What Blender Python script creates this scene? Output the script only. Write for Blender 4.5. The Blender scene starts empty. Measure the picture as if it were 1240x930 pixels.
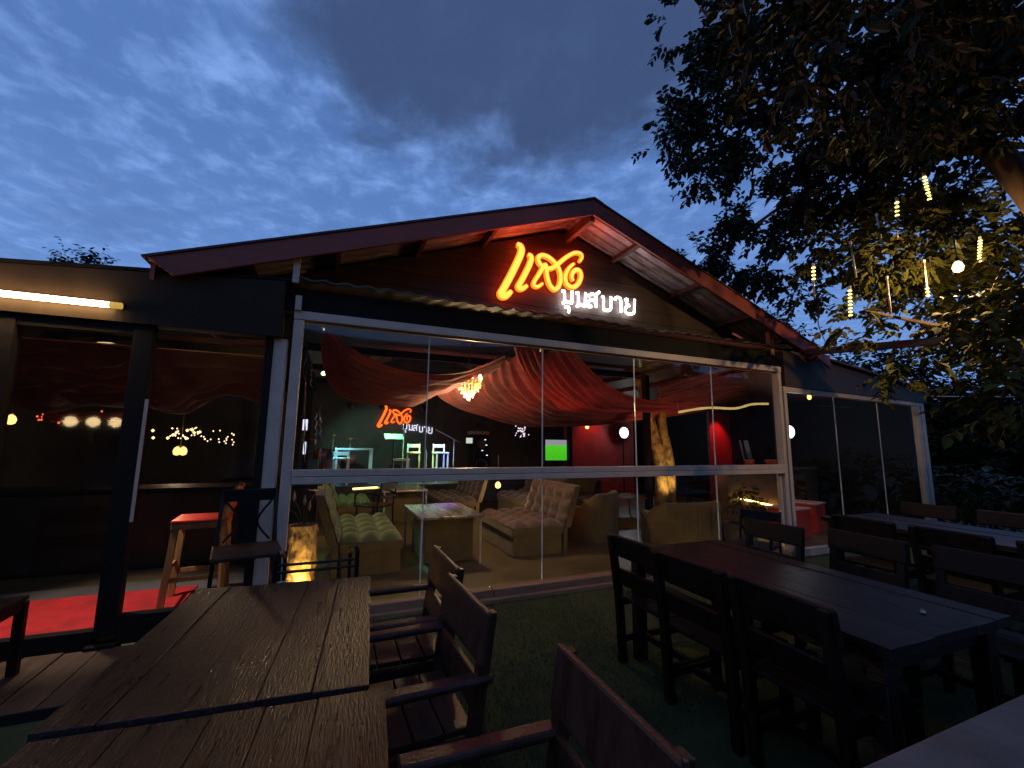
import bpy, bmesh, math, random
from mathutils import Vector, Matrix, noise as mnoise
random.seed(11)
R = math.radians
S = bpy.context.scene
COL = S.collection

# ------------------------------------------------------------------ camera
YAW, PITCH, ROLL, FPX = R(22.72), R(7.91), R(.70), 520.0
CAMP = Vector((0, -4.155, 1.5))
_f = Vector((math.sin(YAW)*math.cos(PITCH), math.cos(YAW)*math.cos(PITCH), math.sin(PITCH)))
_r = Vector((math.cos(YAW), -math.sin(YAW), 0)); _u = _r.cross(_f)
CR = _r*math.cos(ROLL) + _u*math.sin(ROLL); CU = -_r*math.sin(ROLL) + _u*math.cos(ROLL); CF = _f
cd = bpy.data.cameras.new('camera'); cam = bpy.data.objects.new('camera', cd); COL.objects.link(cam)
cam.matrix_world = Matrix(((CR.x, CU.x, -CF.x, CAMP.x), (CR.y, CU.y, -CF.y, CAMP.y), (CR.z, CU.z, -CF.z, CAMP.z), (0, 0, 0, 1)))
cd.sensor_fit = 'HORIZONTAL'; cd.sensor_width = 36; cd.lens = 36*FPX/1240; cd.clip_start = .05; cd.clip_end = 3000
S.camera = cam

# ------------------------------------------------------------------ sky, sun, exposure
w = bpy.data.worlds.new('World'); S.world = w; w.use_nodes = True
nt = w.node_tree; nt.nodes.clear(); N = nt.nodes.new; L = nt.links.new
SUN_EL, SUN_AZ = R(1.0), R(215)
def nmath(op, a, b=None, c=None):
    n = N('ShaderNodeMath'); n.operation = op
    for i, v in enumerate((a, b, c)):
        if v is None: continue
        if isinstance(v, (int, float)): n.inputs[i].default_value = v
        else: L(v, n.inputs[i])
    return n.outputs[0]
def nmix(fac, a, b):
    n = N('ShaderNodeMix'); n.data_type = 'RGBA'; n.clamp_factor = True
    if isinstance(fac, (int, float)): n.inputs[0].default_value = fac
    else: L(fac, n.inputs[0])
    for i, v in ((6, a), (7, b)):
        if isinstance(v, tuple): n.inputs[i].default_value = (*v, 1)
        else: L(v, n.inputs[i])
    return n.outputs[2]
def nramp(fac, lo, hi):
    n = N('ShaderNodeMapRange'); n.interpolation_type = 'SMOOTHSTEP'; L(fac, n.inputs[0])
    n.inputs[1].default_value = lo; n.inputs[2].default_value = hi
    return n.outputs[0]
tc = N('ShaderNodeTexCoord'); sep = N('ShaderNodeSeparateXYZ'); L(tc.outputs['Generated'], sep.inputs[0])
zz = nmath('MAXIMUM', sep.outputs[2], .06)
uu = nmath('DIVIDE', sep.outputs[0], zz); vv = nmath('DIVIDE', sep.outputs[1], zz)
cxy = N('ShaderNodeCombineXYZ'); L(uu, cxy.inputs[0]); L(vv, cxy.inputs[1])
def nnoise(scale, detail, rough, dist=0, off=(0, 0, 0), sc=(1, 1, 1), rot=0):
    m = N('ShaderNodeMapping'); L(cxy.outputs[0], m.inputs[0]); m.inputs[1].default_value = off; m.inputs[2].default_value = (0, 0, rot); m.inputs[3].default_value = sc
    n = N('ShaderNodeTexNoise'); L(m.outputs[0], n.inputs[0]); n.inputs['Scale'].default_value = scale
    n.inputs['Detail'].default_value = detail; n.inputs['Roughness'].default_value = rough; n.inputs['Distortion'].default_value = dist
    return n.outputs[0]
sky = N('ShaderNodeTexSky'); sky.sky_type = 'NISHITA'; sky.sun_disc = False
sky.sun_elevation = SUN_EL; sky.sun_rotation = SUN_AZ; sky.air_density = 1.0; sky.dust_density = .3; sky.ozone_density = 3.0
tint = N('ShaderNodeMix'); tint.data_type = 'RGBA'; tint.blend_type = 'MULTIPLY'; tint.inputs[0].default_value = 1
L(sky.outputs[0], tint.inputs[6]); tint.inputs[7].default_value = (.62, .9, 1.5, 1)
base = nmix(.85, tint.outputs[2], (.72, 1.50, 3.7))
n1 = nnoise(3.2, 9, .6, .3, (3.1, 1.2, 0), (1, .9, 1), .5)
n2 = nnoise(9.0, 7, .58, .25, (8.2, 4.2, 0), (1, .85, 1), .4)
n3 = nnoise(1.3, 6, .55, .5, (1.7, 6.5, 0))
wisp = nmath('MULTIPLY', nramp(nmath('ADD', nmath('MULTIPLY', n1, .45), nmath('MULTIPLY', n2, .55)), .44, .72), .78)
hz = nmath('SUBTRACT', 1.0, nramp(sep.outputs[2], .12, .62))
base = nmix(nmath('MULTIPLY', hz, .6), base, (1.25, 2.45, 5.3))
c1 = nmix(wisp, base, (1.72, 3.0, 6.2))
gray = nmath('MULTIPLY', nramp(nmath('ADD', nmath('MULTIPLY', n3, .75), nmath('MULTIPLY', n1, .25)), .46, .72), .62)
c2 = nmix(gray, c1, (.62, 1.15, 2.75))
du = nmath('SUBTRACT', uu, .38); dv = nmath('MULTIPLY', nmath('SUBTRACT', vv, .60), .78)
rr = nmath('SQRT', nmath('ADD', nmath('MULTIPLY', du, du), nmath('MULTIPLY', dv, dv)))
rr2 = nmath('ADD', rr, nmath('MULTIPLY', nmath('SUBTRACT', n1, .5), .85))
dark = nmath('SUBTRACT', 1.0, nramp(rr2, .42, .80))
c3 = nmix(nmath('MULTIPLY', dark, .92), c2, (.31, .52, 1.18))
bg = N('ShaderNodeBackground'); L(c3, bg.inputs[0]); bg.inputs[1].default_value = .15
wo = N('ShaderNodeOutputWorld'); L(bg.outputs[0], wo.inputs[0])
sl = bpy.data.lights.new('sun', 'SUN'); sl.energy = .02; sl.angle = R(15); sl.color = (1, .86, .75)
so = bpy.data.objects.new('sun', sl); COL.objects.link(so)
so.rotation_euler = (R(86), 0, R(-35)); so.location = (0, -20, 20)
S.view_settings.view_transform = 'Standard'; S.view_settings.look = 'None'; S.view_settings.exposure = 0; S.view_settings.gamma = 1
S.view_settings.use_curve_mapping = False
S.render.engine = 'CYCLES'
cy = S.cycles; cy.use_denoising = True; cy.max_bounces = 7; cy.diffuse_bounces = 3; cy.glossy_bounces = 4; cy.transmission_bounces = 4
cy.transparent_max_bounces = 24; cy.sample_clamp_indirect = 3; cy.sample_clamp_direct = 0; cy.caustics_reflective = False; cy.caustics_refractive = False

# ------------------------------------------------------------------ helpers
def P(px, py, y=None, z=None, x=None, d=None):
    v = CF + CR*((px-620)/FPX) - CU*((py-465)/FPX)
    if d is not None: t = d
    elif y is not None: t = (y-CAMP.y)/v.y
    elif z is not None: t = (z-CAMP.z)/v.z
    else: t = (x-CAMP.x)/v.x
    return CAMP + v*t
def srgb(r, g, b):
    f = lambda c: (c/255/12.92 if c/255 <= .04045 else ((c/255+.055)/1.055)**2.4)
    return (f(r), f(g), f(b))
MATS = {}
def mat(name, col, rough=.6, metal=0, var=0, scale=8, bump=0, bscale=40, stretch=None, emit=None, estr=0, spec=.5, detail=4, col2=None, sheen=0, coat=0):
    if name in MATS: return MATS[name]
    m = bpy.data.materials.new(name); m.use_nodes = True; t = m.node_tree; b = t.nodes['Principled BSDF']
    b.inputs['Base Color'].default_value = (*col, 1); b.inputs['Roughness'].default_value = rough; b.inputs['Metallic'].default_value = metal
    b.inputs['Specular IOR Level'].default_value = spec
    if coat: b.inputs['Coat Weight'].default_value = coat; b.inputs['Coat Roughness'].default_value = .12
    if sheen: b.inputs['Sheen Weight'].default_value = sheen
    if var or bump:
        tcn = t.nodes.new('ShaderNodeTexCoord'); mp = t.nodes.new('ShaderNodeMapping'); t.links.new(tcn.outputs['Object'], mp.inputs[0])
        if stretch: mp.inputs[3].default_value = stretch
        oi = t.nodes.new('ShaderNodeObjectInfo'); vm = t.nodes.new('ShaderNodeVectorMath'); vm.operation = 'SCALE'; vm.inputs[3].default_value = 37.0
        cb = t.nodes.new('ShaderNodeCombineXYZ'); t.links.new(oi.outputs['Random'], cb.inputs[0]); t.links.new(oi.outputs['Random'], cb.inputs[1]); t.links.new(cb.outputs[0], vm.inputs[0])
        ad = t.nodes.new('ShaderNodeVectorMath'); t.links.new(mp.outputs[0], ad.inputs[0]); t.links.new(vm.outputs[0], ad.inputs[1])
    if var:
        n = t.nodes.new('ShaderNodeTexNoise'); n.inputs['Scale'].default_value = scale; n.inputs['Detail'].default_value = detail; n.inputs['Roughness'].default_value = .65; n.inputs['Distortion'].default_value = .4
        t.links.new(ad.outputs[0], n.inputs[0])
        cr = t.nodes.new('ShaderNodeValToRGB'); t.links.new(n.outputs[0], cr.inputs[0])
        c2 = col2 or tuple(c*(1-var) for c in col)
        cr.color_ramp.elements[0].position = .32; cr.color_ramp.elements[0].color = (*c2, 1)
        cr.color_ramp.elements[1].position = .68; cr.color_ramp.elements[1].color = (*[min(1, c*(1+var*.5)) for c in col], 1)
        hs = t.nodes.new('ShaderNodeHueSaturation'); t.links.new(cr.outputs[0], hs.inputs['Color'])
        mr = t.nodes.new('ShaderNodeMapRange'); mr.inputs[3].default_value = 1-var*.45; mr.inputs[4].default_value = 1+var*.35; t.links.new(oi.outputs['Random'], mr.inputs[0]); t.links.new(mr.outputs[0], hs.inputs['Value'])
        t.links.new(hs.outputs[0], b.inputs['Base Color'])
        rm = t.nodes.new('ShaderNodeMapRange'); rm.inputs[3].default_value = max(.05, rough-.12); rm.inputs[4].default_value = min(1, rough+.14); t.links.new(n.outputs[0], rm.inputs[0]); t.links.new(rm.outputs[0], b.inputs['Roughness'])
    if bump:
        n = t.nodes.new('ShaderNodeTexNoise'); n.inputs['Scale'].default_value = bscale; n.inputs['Detail'].default_value = 5; t.links.new(ad.outputs[0], n.inputs[0])
        bp = t.nodes.new('ShaderNodeBump'); bp.inputs['Strength'].default_value = bump; bp.inputs['Distance'].default_value = .01; t.links.new(n.outputs[0], bp.inputs['Height']); t.links.new(bp.outputs[0], b.inputs['Normal'])
    if emit: b.inputs['Emission Color'].default_value = (*emit, 1); b.inputs['Emission Strength'].default_value = estr
    MATS[name] = m; return m
def glass_mat(name, tintc=(.96, .97, .97), refl=1.0):
    if name in MATS: return MATS[name]
    m = bpy.data.materials.new(name); m.use_nodes = True; t = m.node_tree; t.nodes.clear()
    o = t.nodes.new('ShaderNodeOutputMaterial'); mx = t.nodes.new('ShaderNodeMixShader'); tr = t.nodes.new('ShaderNodeBsdfTransparent'); gl = t.nodes.new('ShaderNodeBsdfGlossy'); fr = t.nodes.new('ShaderNodeFresnel')
    fr.inputs[0].default_value = 1.45; gl.inputs['Roughness'].default_value = .03; tr.inputs[0].default_value = (*tintc, 1)
    mu = t.nodes.new('ShaderNodeMath'); mu.operation = 'MULTIPLY'; mu.inputs[1].default_value = refl; t.links.new(fr.outputs[0], mu.inputs[0])
    ge = t.nodes.new('ShaderNodeNewGeometry'); iv = t.nodes.new('ShaderNodeMath'); iv.operation = 'SUBTRACT'; iv.inputs[0].default_value = 1; t.links.new(ge.outputs['Backfacing'], iv.inputs[1]); m2 = t.nodes.new('ShaderNodeMath'); m2.operation = 'MULTIPLY'; t.links.new(mu.outputs[0], m2.inputs[0]); t.links.new(iv.outputs[0], m2.inputs[1]); t.links.new(m2.outputs[0], mx.inputs[0]); t.links.new(tr.outputs[0], mx.inputs[1]); t.links.new(gl.outputs[0], mx.inputs[2]); t.links.new(mx.outputs[0], o.inputs[0])
    MATS[name] = m; return m
def emat(name, col, strength, sample=True):
    if name in MATS: return MATS[name]
    m = bpy.data.materials.new(name); m.use_nodes = True; t = m.node_tree; t.nodes.clear()
    o = t.nodes.new('ShaderNodeOutputMaterial'); e = t.nodes.new('ShaderNodeEmission'); e.inputs[0].default_value = (*col, 1); e.inputs[1].default_value = strength
    t.links.new(e.outputs[0], o.inputs[0])
    if not sample: m.cycles.emission_sampling = 'NONE'
    MATS[name] = m; return m

class MB:
    def __init__(s): s.v = []; s.f = []
    def add(s, vs, fs):
        o = len(s.v); s.v += [tuple(p) for p in vs]; s.f += [tuple(i+o for i in q) for q in fs]; return s
    def box(s, c, d, rot=None, taper=1.0):
        hx, hy, hz = d[0]/2, d[1]/2, d[2]/2
        pts = [Vector((sx*hx*(taper if sz > 0 else 1), sy*hy*(taper if sz > 0 else 1), sz*hz)) for sz in (-1, 1) for sx, sy in ((-1, -1), (1, -1), (1, 1), (-1, 1))]
        if rot is not None: pts = [rot @ p for p in pts]
        return s.add([p+Vector(c) for p in pts], [(3, 2, 1, 0), (4, 5, 6, 7), (0, 1, 5, 4), (1, 2, 6, 5), (2, 3, 7, 6), (3, 0, 4, 7)])
    def bar(s, a, b, wd, ht, up=(0, 0, 1)):
        a = Vector(a); b = Vector(b); d = b-a; ln = d.length; x = d.normalized(); up = Vector(up)
        if abs(x.dot(up)) > .98: up = Vector((1, 0, 0))
        y = up.cross(x).normalized(); z = x.cross(y)
        return s.box((a+b)/2, (ln, wd, ht), Matrix((x, y, z)).transposed())
    def tube(s, pts, rad, n=8, flat=None, cap=True):
        pts = [Vector(p) for p in pts]; m = len(pts); rads = rad if isinstance(rad, (list, tuple)) else [rad]*m
        vs = []; fs = []; prev = None
        for i, p in enumerate(pts):
            t = (pts[min(i+1, m-1)]-pts[max(i-1, 0)]).normalized()
            if prev is None:
                a = Vector((0, 1, 0)) if abs(t.y) < .9 else Vector((1, 0, 0))
            else: a = prev
            b = t.cross(a)
            if b.length < 1e-5: b = t.cross(Vector((1, 0, .3)))
            b.normalize(); a2 = b.cross(t).normalized(); prev = a2
            for k in range(n):
                th = 2*math.pi*k/n; vs.append(p + (a2*math.cos(th)*(flat or 1) + b*math.sin(th))*rads[i])
        for i in range(m-1):
            for k in range(n): fs.append((i*n+k, i*n+(k+1) % n, (i+1)*n+(k+1) % n, (i+1)*n+k))
        if cap: fs.append(tuple(range(n))[::-1]); fs.append(tuple((m-1)*n+k for k in range(n)))
        return s.add(vs, fs)
    def lathe(s, c, prof, n=16):
        c = Vector(c); vs = []; fs = []
        for r, z in prof:
            for k in range(n): vs.append(c+Vector((r*math.cos(2*math.pi*k/n), r*math.sin(2*math.pi*k/n), z)))
        for i in range(len(prof)-1):
            for k in range(n): fs.append((i*n+k, i*n+(k+1) % n, (i+1)*n+(k+1) % n, (i+1)*n+k))
        fs.append(tuple(range(n))[::-1]); fs.append(tuple((len(prof)-1)*n+k for k in range(n)))
        return s.add(vs, fs)
    def grid(s, rows):
        o = len(s.v); n = len(rows[0])
        for r in rows: s.v += [tuple(p) for p in r]
        for i in range(len(rows)-1):
            for k in range(n-1): s.f.append((o+i*n+k, o+i*n+k+1, o+(i+1)*n+k+1, o+(i+1)*n+k))
        return s
    def prism(s, poly, ext):
        e = Vector(ext); n = len(poly); p = [Vector(q) for q in poly]
        return s.add(p+[q+e for q in p], [tuple(range(n))[::-1], tuple(range(n, 2*n))] + [(i, (i+1) % n, n+(i+1) % n, n+i) for i in range(n)])
    def build(s, name, m, parent=None, smooth=False, bevel=0, solid=0, sub=0):
        me = bpy.data.meshes.new(name); me.from_pydata(s.v, [], s.f); me.update()
        if smooth:
            for p in me.polygons: p.use_smooth = True
        o = bpy.data.objects.new(name, me); COL.objects.link(o); o.parent = parent
        if m: me.materials.append(m)
        if solid: md = o.modifiers.new('s', 'SOLIDIFY'); md.thickness = solid; md.offset = 0
        if bevel: md = o.modifiers.new('b', 'BEVEL'); md.width = bevel; md.segments = 2; md.limit_method = 'ANGLE'
        if sub: md = o.modifiers.new('u', 'SUBSURF'); md.levels = sub; md.render_levels = sub
        return o
def box(name, c, d, m, parent=None, rot=None, bevel=0): return MB().box(c, d, rot).build(name, m, parent, bevel=bevel)
def tag(o, label, cat, group=None):
    o['label'] = label; o['category'] = cat
    if group: o['group'] = group
    return o
def thing(name, label, cat, loc=(0, 0, 0), rz=0, group=None):
    o = bpy.data.objects.new(name, None); COL.objects.link(o); o.empty_display_size = .1
    o.location = loc; o.rotation_euler = (0, 0, rz); return tag(o, label, cat, group)
def structure(o): o['kind'] = 'structure'; return o
def copy_tree(o, parent=None):
    c = o.copy(); COL.objects.link(c); c.parent = parent
    for ch in list(o.children): copy_tree(ch, c)
    return c
def dup(o, label, loc, rz=0):
    c = copy_tree(o); c.location = loc; c.rotation_euler = (0, 0, rz); c['label'] = label; return c
def lamp(kind, parent, loc, power, col, size=.05, aim=None, cone=60, blend=.6):
    l = bpy.data.lights.new('lamp_light', kind); l.energy = power; l.color = col
    if kind == 'SPOT': l.spot_size = R(cone); l.spot_blend = blend
    l.shadow_soft_size = size
    o = bpy.data.objects.new('lamp_light', l); COL.objects.link(o); o.parent = parent; o.location = loc
    if aim is not None: o.rotation_euler = (Vector(aim)-Vector(loc)).to_track_quat('-Z', 'Y').to_euler()
    return o
def spline(pts, n=8, closed=False):
    p = [Vector(q) for q in pts]; out = []
    for i in range(len(p)-1):
        a, b, c, d = p[max(i-1, 0)], p[i], p[i+1], p[min(i+2, len(p)-1)]
        for k in range(n):
            t = k/n; out.append(.5*((2*b)+(c-a)*t+(2*a-5*b+4*c-d)*t*t+(3*b-a-3*c+d)*t**3))
    return out+[p[-1]]
def lerp(a, b, t): return a+(b-a)*t

# ------------------------------------------------------------------ materials
M_ALU = mat('painted_aluminium', (.54, .45, .37), .42, 0, .14, 5, .05, 60)
M_BLACKW = mat('black_stained_timber', (.012, .0095, .008), .65, 0, .35, 6, .15, 50, (1, 1, 8), spec=.15)
M_GABLE = mat('dark_brown_boards', (.055, .032, .024), .6, 0, .4, 3, .2, 30, (.25, 1, 4))
M_FASCIA = mat('maroon_paint', (.24, .042, .026), .5, 0, .28, 3, .1, 30, (1, 1, 3))
M_SHEET = mat('aged_zinc_sheet', (.60, .57, .57), .42, .2, .45, 3.2, .15, 25, (1, 2.5, 1), col2=(.20, .16, .14))
M_RUSTY = mat('rusty_purlin_steel', (.10, .055, .04), .6, 0, .5, 8, .2, 40)
M_TABLE = mat('dark_oiled_plank', (.016, .0060, .0046), .30, 0, .92, 5, .6, 26, (9, .8, 9), spec=.42)
M_CHAIRW = mat('dark_brown_chair_wood', (.045, .019, .011), .42, 0, .45, 6, .3, 30, (3, 3, 1), spec=.35)
M_CHAIRB = mat('black_chair_wood', (.010, .0055, .004), .5, 0, .4, 6, .3, 30, (3, 3, 1), spec=.22)
M_BLKMET = mat('black_metal', (.012, .012, .013), .38, .6, .2, 12)
M_CONC = mat('rough_concrete', (.10, .095, .09), .85, 0, .35, 5, .7, 18)
M_DECK = mat('weathered_deck_board', (.10, .058, .030), .6, 0, .45, 4, .4, 20, (4, .6, 4))
M_GLASS = glass_mat('clear_glass', refl=2.0); M_GLASSD = glass_mat('tinted_glass', (.86, .83, .82), 1.0)
M_SOFA = mat('olive_velvet', (.125, .085, .026), .7, 0, .35, 4, .15, 60, sheen=.3)
M_SOFAG = mat('green_velvet', (.060, .080, .022), .6, 0, .2, 4, .15, 60, sheen=.4)
M_SOFAR = mat('brown_leather', (.20, .075, .045), .5, 0, .25, 4, .15, 60)
M_SOFAP = mat('mauve_velvet', (.085, .045, .036), .65, 0, .2, 4, .15, 60, sheen=.4)
M_TOP = mat('polished_table_top', (.20, .19, .19), .14, 0, .7, 2.2, .1, 14, (7, .5, 1))
M_FLOOR = mat('olive_grey_floor', (.10, .080, .045), .42, 0, .35, 2.2, .1, 20)
M_WALLD = mat('charcoal_wall', (.10, .10, .10), .7, 0, .3, 2, .1, 20)
M_WALLM = mat('maroon_wall', (.30, .05, .05), .6, 0, .3, 2.5, .15, 18)
M_CARPET = mat('red_carpet', (.50, .016, .020), .95, 0, .35, 5, .8, 160)
M_REDS = mat('red_lacquer', (.60, .05, .03), .35, 0, .15, 4)
M_STOOLW = mat('honey_wood', (.34, .19, .075), .5, 0, .35, 5, .2, 40, (4, 4, .8))
M_BARK = mat('tree_bark', (.14, .085, .05), .9, 0, .5, 7, .8, 16, (1, 1, .35))
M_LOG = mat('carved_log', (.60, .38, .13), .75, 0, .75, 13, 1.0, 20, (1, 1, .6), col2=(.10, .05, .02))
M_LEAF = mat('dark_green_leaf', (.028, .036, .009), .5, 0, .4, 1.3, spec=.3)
M_LEAFY = mat('lit_olive_leaf', (.085, .090, .016), .65, 0, .35, 1.3, spec=.15)  # bulb light put into a paler, yellower leaf colour
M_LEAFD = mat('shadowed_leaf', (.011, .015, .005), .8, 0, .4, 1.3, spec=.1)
M_GRASS = mat('turf_blade', (.055, .078, .012), .8, 0, .4, 2)
M_BRASS = mat('brass', (.55, .34, .10), .3, .9)
M_WHITEP = mat('white_paint', (.75, .75, .73), .5)
M_PALEB = mat('pale_timber_beam', (.36, .31, .20), .6, 0, .25, 4, .15, 30, (.4, 3, 3))
M_KERB = mat('timber_kerb', (.27, .15, .085), .7, 0, .4, 4, .4, 22, (.5, 4, 4))

def add_wear(m, col, lo, hi, scale, stretch):
    t = m.node_tree; b = t.nodes['Principled BSDF']; src = b.inputs['Base Color'].links[0].from_socket
    tcn = t.nodes.new('ShaderNodeTexCoord'); mp = t.nodes.new('ShaderNodeMapping'); mp.inputs[3].default_value = stretch; oi = t.nodes.new('ShaderNodeObjectInfo'); t.links.new(tcn.outputs['Object'], mp.inputs[0])
    cb = t.nodes.new('ShaderNodeCombineXYZ'); ml = t.nodes.new('ShaderNodeMath'); ml.operation = 'MULTIPLY'; ml.inputs[1].default_value = 53; t.links.new(oi.outputs['Random'], ml.inputs[0]); t.links.new(ml.outputs[0], cb.inputs[1]); t.links.new(cb.outputs[0], mp.inputs[1])
    n = t.nodes.new('ShaderNodeTexNoise'); n.inputs['Scale'].default_value = scale; n.inputs['Detail'].default_value = 8; n.inputs['Roughness'].default_value = .7; t.links.new(mp.outputs[0], n.inputs[0])
    mr = t.nodes.new('ShaderNodeMapRange'); mr.inputs[1].default_value = lo; mr.inputs[2].default_value = hi; t.links.new(n.outputs[0], mr.inputs[0])
    mx = t.nodes.new('ShaderNodeMix'); mx.data_type = 'RGBA'; t.links.new(mr.outputs[0], mx.inputs[0]); t.links.new(src, mx.inputs[6]); mx.inputs[7].default_value = (*col, 1); t.links.new(mx.outputs[2], b.inputs['Base Color'])
add_wear(M_TABLE, (.036, .021, .014), .60, .78, 3.5, (5, .7, 5)); add_wear(M_CHAIRW, (.09, .055, .035), .60, .80, 5, (1, 1, 1)); add_wear(M_ALU, (.30, .25, .20), .58, .80, 2.5, (1, 1, .5)); add_wear(M_FASCIA, (.10, .035, .03), .55, .8, 2.0, (.6, 1, 2))

# ------------------------------------------------------------------ ground, hill, deck, floors
def heightgrid(name, x0, x1, y0, y1, nx, ny, fn, m):
    rows = [[(lerp(x0, x1, i/nx), lerp(y0, y1, j/ny), fn(lerp(x0, x1, i/nx), lerp(y0, y1, j/ny))) for i in range(nx+1)] for j in range(ny+1)]
    return structure(MB().grid(rows).build(name, m, smooth=True))
M_GROUND = mat('turf_ground', (.040, .052, .010), .95, 0, .45, 3, .6, 90)
heightgrid('lawn', -900, 900, -900, 900, 8, 8, lambda x, y: 0, M_GROUND)
M_HILL = mat('wooded_hillside', (.012, .018, .008), 1, 0, .4, .2)
def hillz(x, y):
    d = max(0, -y-16); return -.3 + 20*(1-math.exp(-d/26)) + 3*mnoise.noise(Vector((x*.03, y*.03, 0)))*min(1, d/10)
heightgrid('hill', -220, 220, -140, -14, 60, 24, hillz, M_HILL)
gb = MB(); rg = random.Random(5)
for i in range(42000):
    x = rg.uniform(.2, 6.5); y = rg.uniform(-3.6, -.12)
    if i % 3 == 0: x = rg.uniform(.2, 2.2); y = rg.uniform(-2.2, -.12)
    h = rg.uniform(.012, .03); a = rg.uniform(0, 6.28); l = rg.uniform(-.012, .012); l2 = rg.uniform(-.012, .012)
    gb.add([(x-.002*math.cos(a), y-.002*math.sin(a), 0), (x+.002*math.cos(a), y+.002*math.sin(a), 0), (x+l, y+l2, h)], [(0, 1, 2)])
go = gb.build('grass', M_GRASS); tag(go, 'short dark green turf in front of the glass facade', 'grass'); go['kind'] = 'stuff'
fl = structure(box('floor', (2.3, 4.6, .035), (14.6, 9.0, .07), M_FLOOR))
dk = bpy.data.objects.new('deck', None); COL.objects.link(dk); structure(dk)
xk = -4.0
while xk < -.75:
    wd = random.uniform(.17, .21); o = box('plank', (xk+wd/2, -.46+random.uniform(-.012, .012), .03+random.uniform(-.003, .003)), (wd-.008, .74, .05), M_DECK, dk, bevel=.004); xk += wd
box('joist', (-2.4, -.83, .02), (3.3, .04, .06), M_BLACKW, dk)

# ------------------------------------------------------------------ the building
B = thing('restaurant_building', 'dark gabled restaurant with maroon roof edge and wide glass front', 'building')
# --- main window
XL, XR, ZT = -.358, 5.892, 2.638
W1 = bpy.data.objects.new('window', None); COL.objects.link(W1); W1.parent = B
box('frame', ((XL+XR)/2, 0, ZT-.038), (XR-XL, .11, .076), M_ALU, W1, bevel=.004)
box('frame', (XL+.04, .003, (ZT-.078)/2+.05), (.08, .10, ZT-.078-.1), M_ALU, W1, bevel=.004)
box('frame', (XR-.03, .003, (ZT-.078)/2+.05), (.06, .10, ZT-.078-.1), M_ALU, W1, bevel=.004)
box('frame', (XR-.098, .02, .66), (.04, .05, 1.0), M_ALU, W1, bevel=.003)
box('rail', ((XL+XR)/2+.01, -.003, 1.229), (XR-XL-.145, .11, .056), M_ALU, W1, bevel=.004)
box('rail', ((XL+XR)/2+.01, -.003, 1.168), (XR-XL-.145, .11, .058), M_ALU, W1, bevel=.004)
box('rail', ((XL+XR)/2+.01, .02, 1.198), (XR-XL-.145, .04, .012), M_BLACKW, W1)
box('trim', ((XL+XR)/2+.01, .012, ZT-.084), (XR-XL-.16, .03, .012), M_ALU, W1)
edges = [XL+.08, .85, 2.11, 3.353, 4.61, XR-.06]
M_GEDGE = mat('polished_glass_edge', (.75, .78, .70), .2, 0, 0)
for i in range(5):
    a, b = edges[i], edges[i+1]
    for z0, z1 in ((1.257, ZT-.078), (.10, 1.139)):
        box('pane', ((a+b)/2, .02, (z0+z1)/2), (b-a-.016, .010, z1-z0-.006), M_GLASS, W1)
    if i:
        for z0, z1 in ((1.257, ZT-.078), (.10, 1.139)): box('pane_edge', (a, .02, (z0+z1)/2), (.0075, .014, z1-z0-.008), M_GEDGE, W1)
# kerb under the glass
kx = XL+.02
while kx < XR-.1:
    ln = random.uniform(1.3, 1.9); ln = min(ln, XR-.05-kx); box('kerb', (kx+ln/2, .0, .054), (ln-.006, .13, .10), M_KERB, B, bevel=.008); kx += ln
box('kerb', (2.75, -.10, .015), (6.1, .06, .05), M_KERB, B, bevel=.006)
# timber header above the frame
box('header_beam', ((XL+XR)/2+.15, .06, ZT+.115), (XR-XL+.5, .12, .215), M_BLACKW, B, bevel=.006)
box('header_beam', ((XL+XR)/2+.15, .02, ZT+.05), (XR-XL+.2, .03, .06), M_BLACKW, B)
# rippled flashing over the header
rows = []
for j, (yy, zz_) in enumerate(((.50, 3.02), (.2, 2.97), (-.10, 2.925), (-.115, 2.905))):
    rows.append([(x, yy, zz_+.010*math.sin(x*34)+.012*mnoise.noise(Vector((x*1.3, 0, 3)))*(j > 0)) for x in [XL-.0+i*.0135 for i in range(int(6.75/.0135))]])
MB().grid(rows).build('flashing', mat('dull_flashing', (.07, .058, .050), .5, .2, .4, 6, .1, 30), B, smooth=True, solid=.006)
# gable wall boards
RX, RZ, SL, FY, GY = 2.68, 4.345, .362, -.15, .50
GW = bpy.data.objects.new('gable_wall', None); COL.objects.link(GW); GW.parent = B
zb = 2.86
while zb < RZ-.12:
    z1 = min(zb+.17, RZ-.10); f0 = (RZ-.06-zb)/SL; f1 = (RZ-.06-(z1-.004))/SL
    dy = random.uniform(-.003, .003)
    MB().prism([(RX-f0, GY+dy, zb), (RX+f0, GY+dy, zb), (RX+f1, GY+dy, z1-.004), (RX-f1, GY+dy, z1-.004)], (0, .03, 0)).build('board', M_GABLE, GW); zb = z1
box('backing', (RX, GY+.05, 3.2), (6, .02, .7), M_BLACKW, GW)
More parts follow.
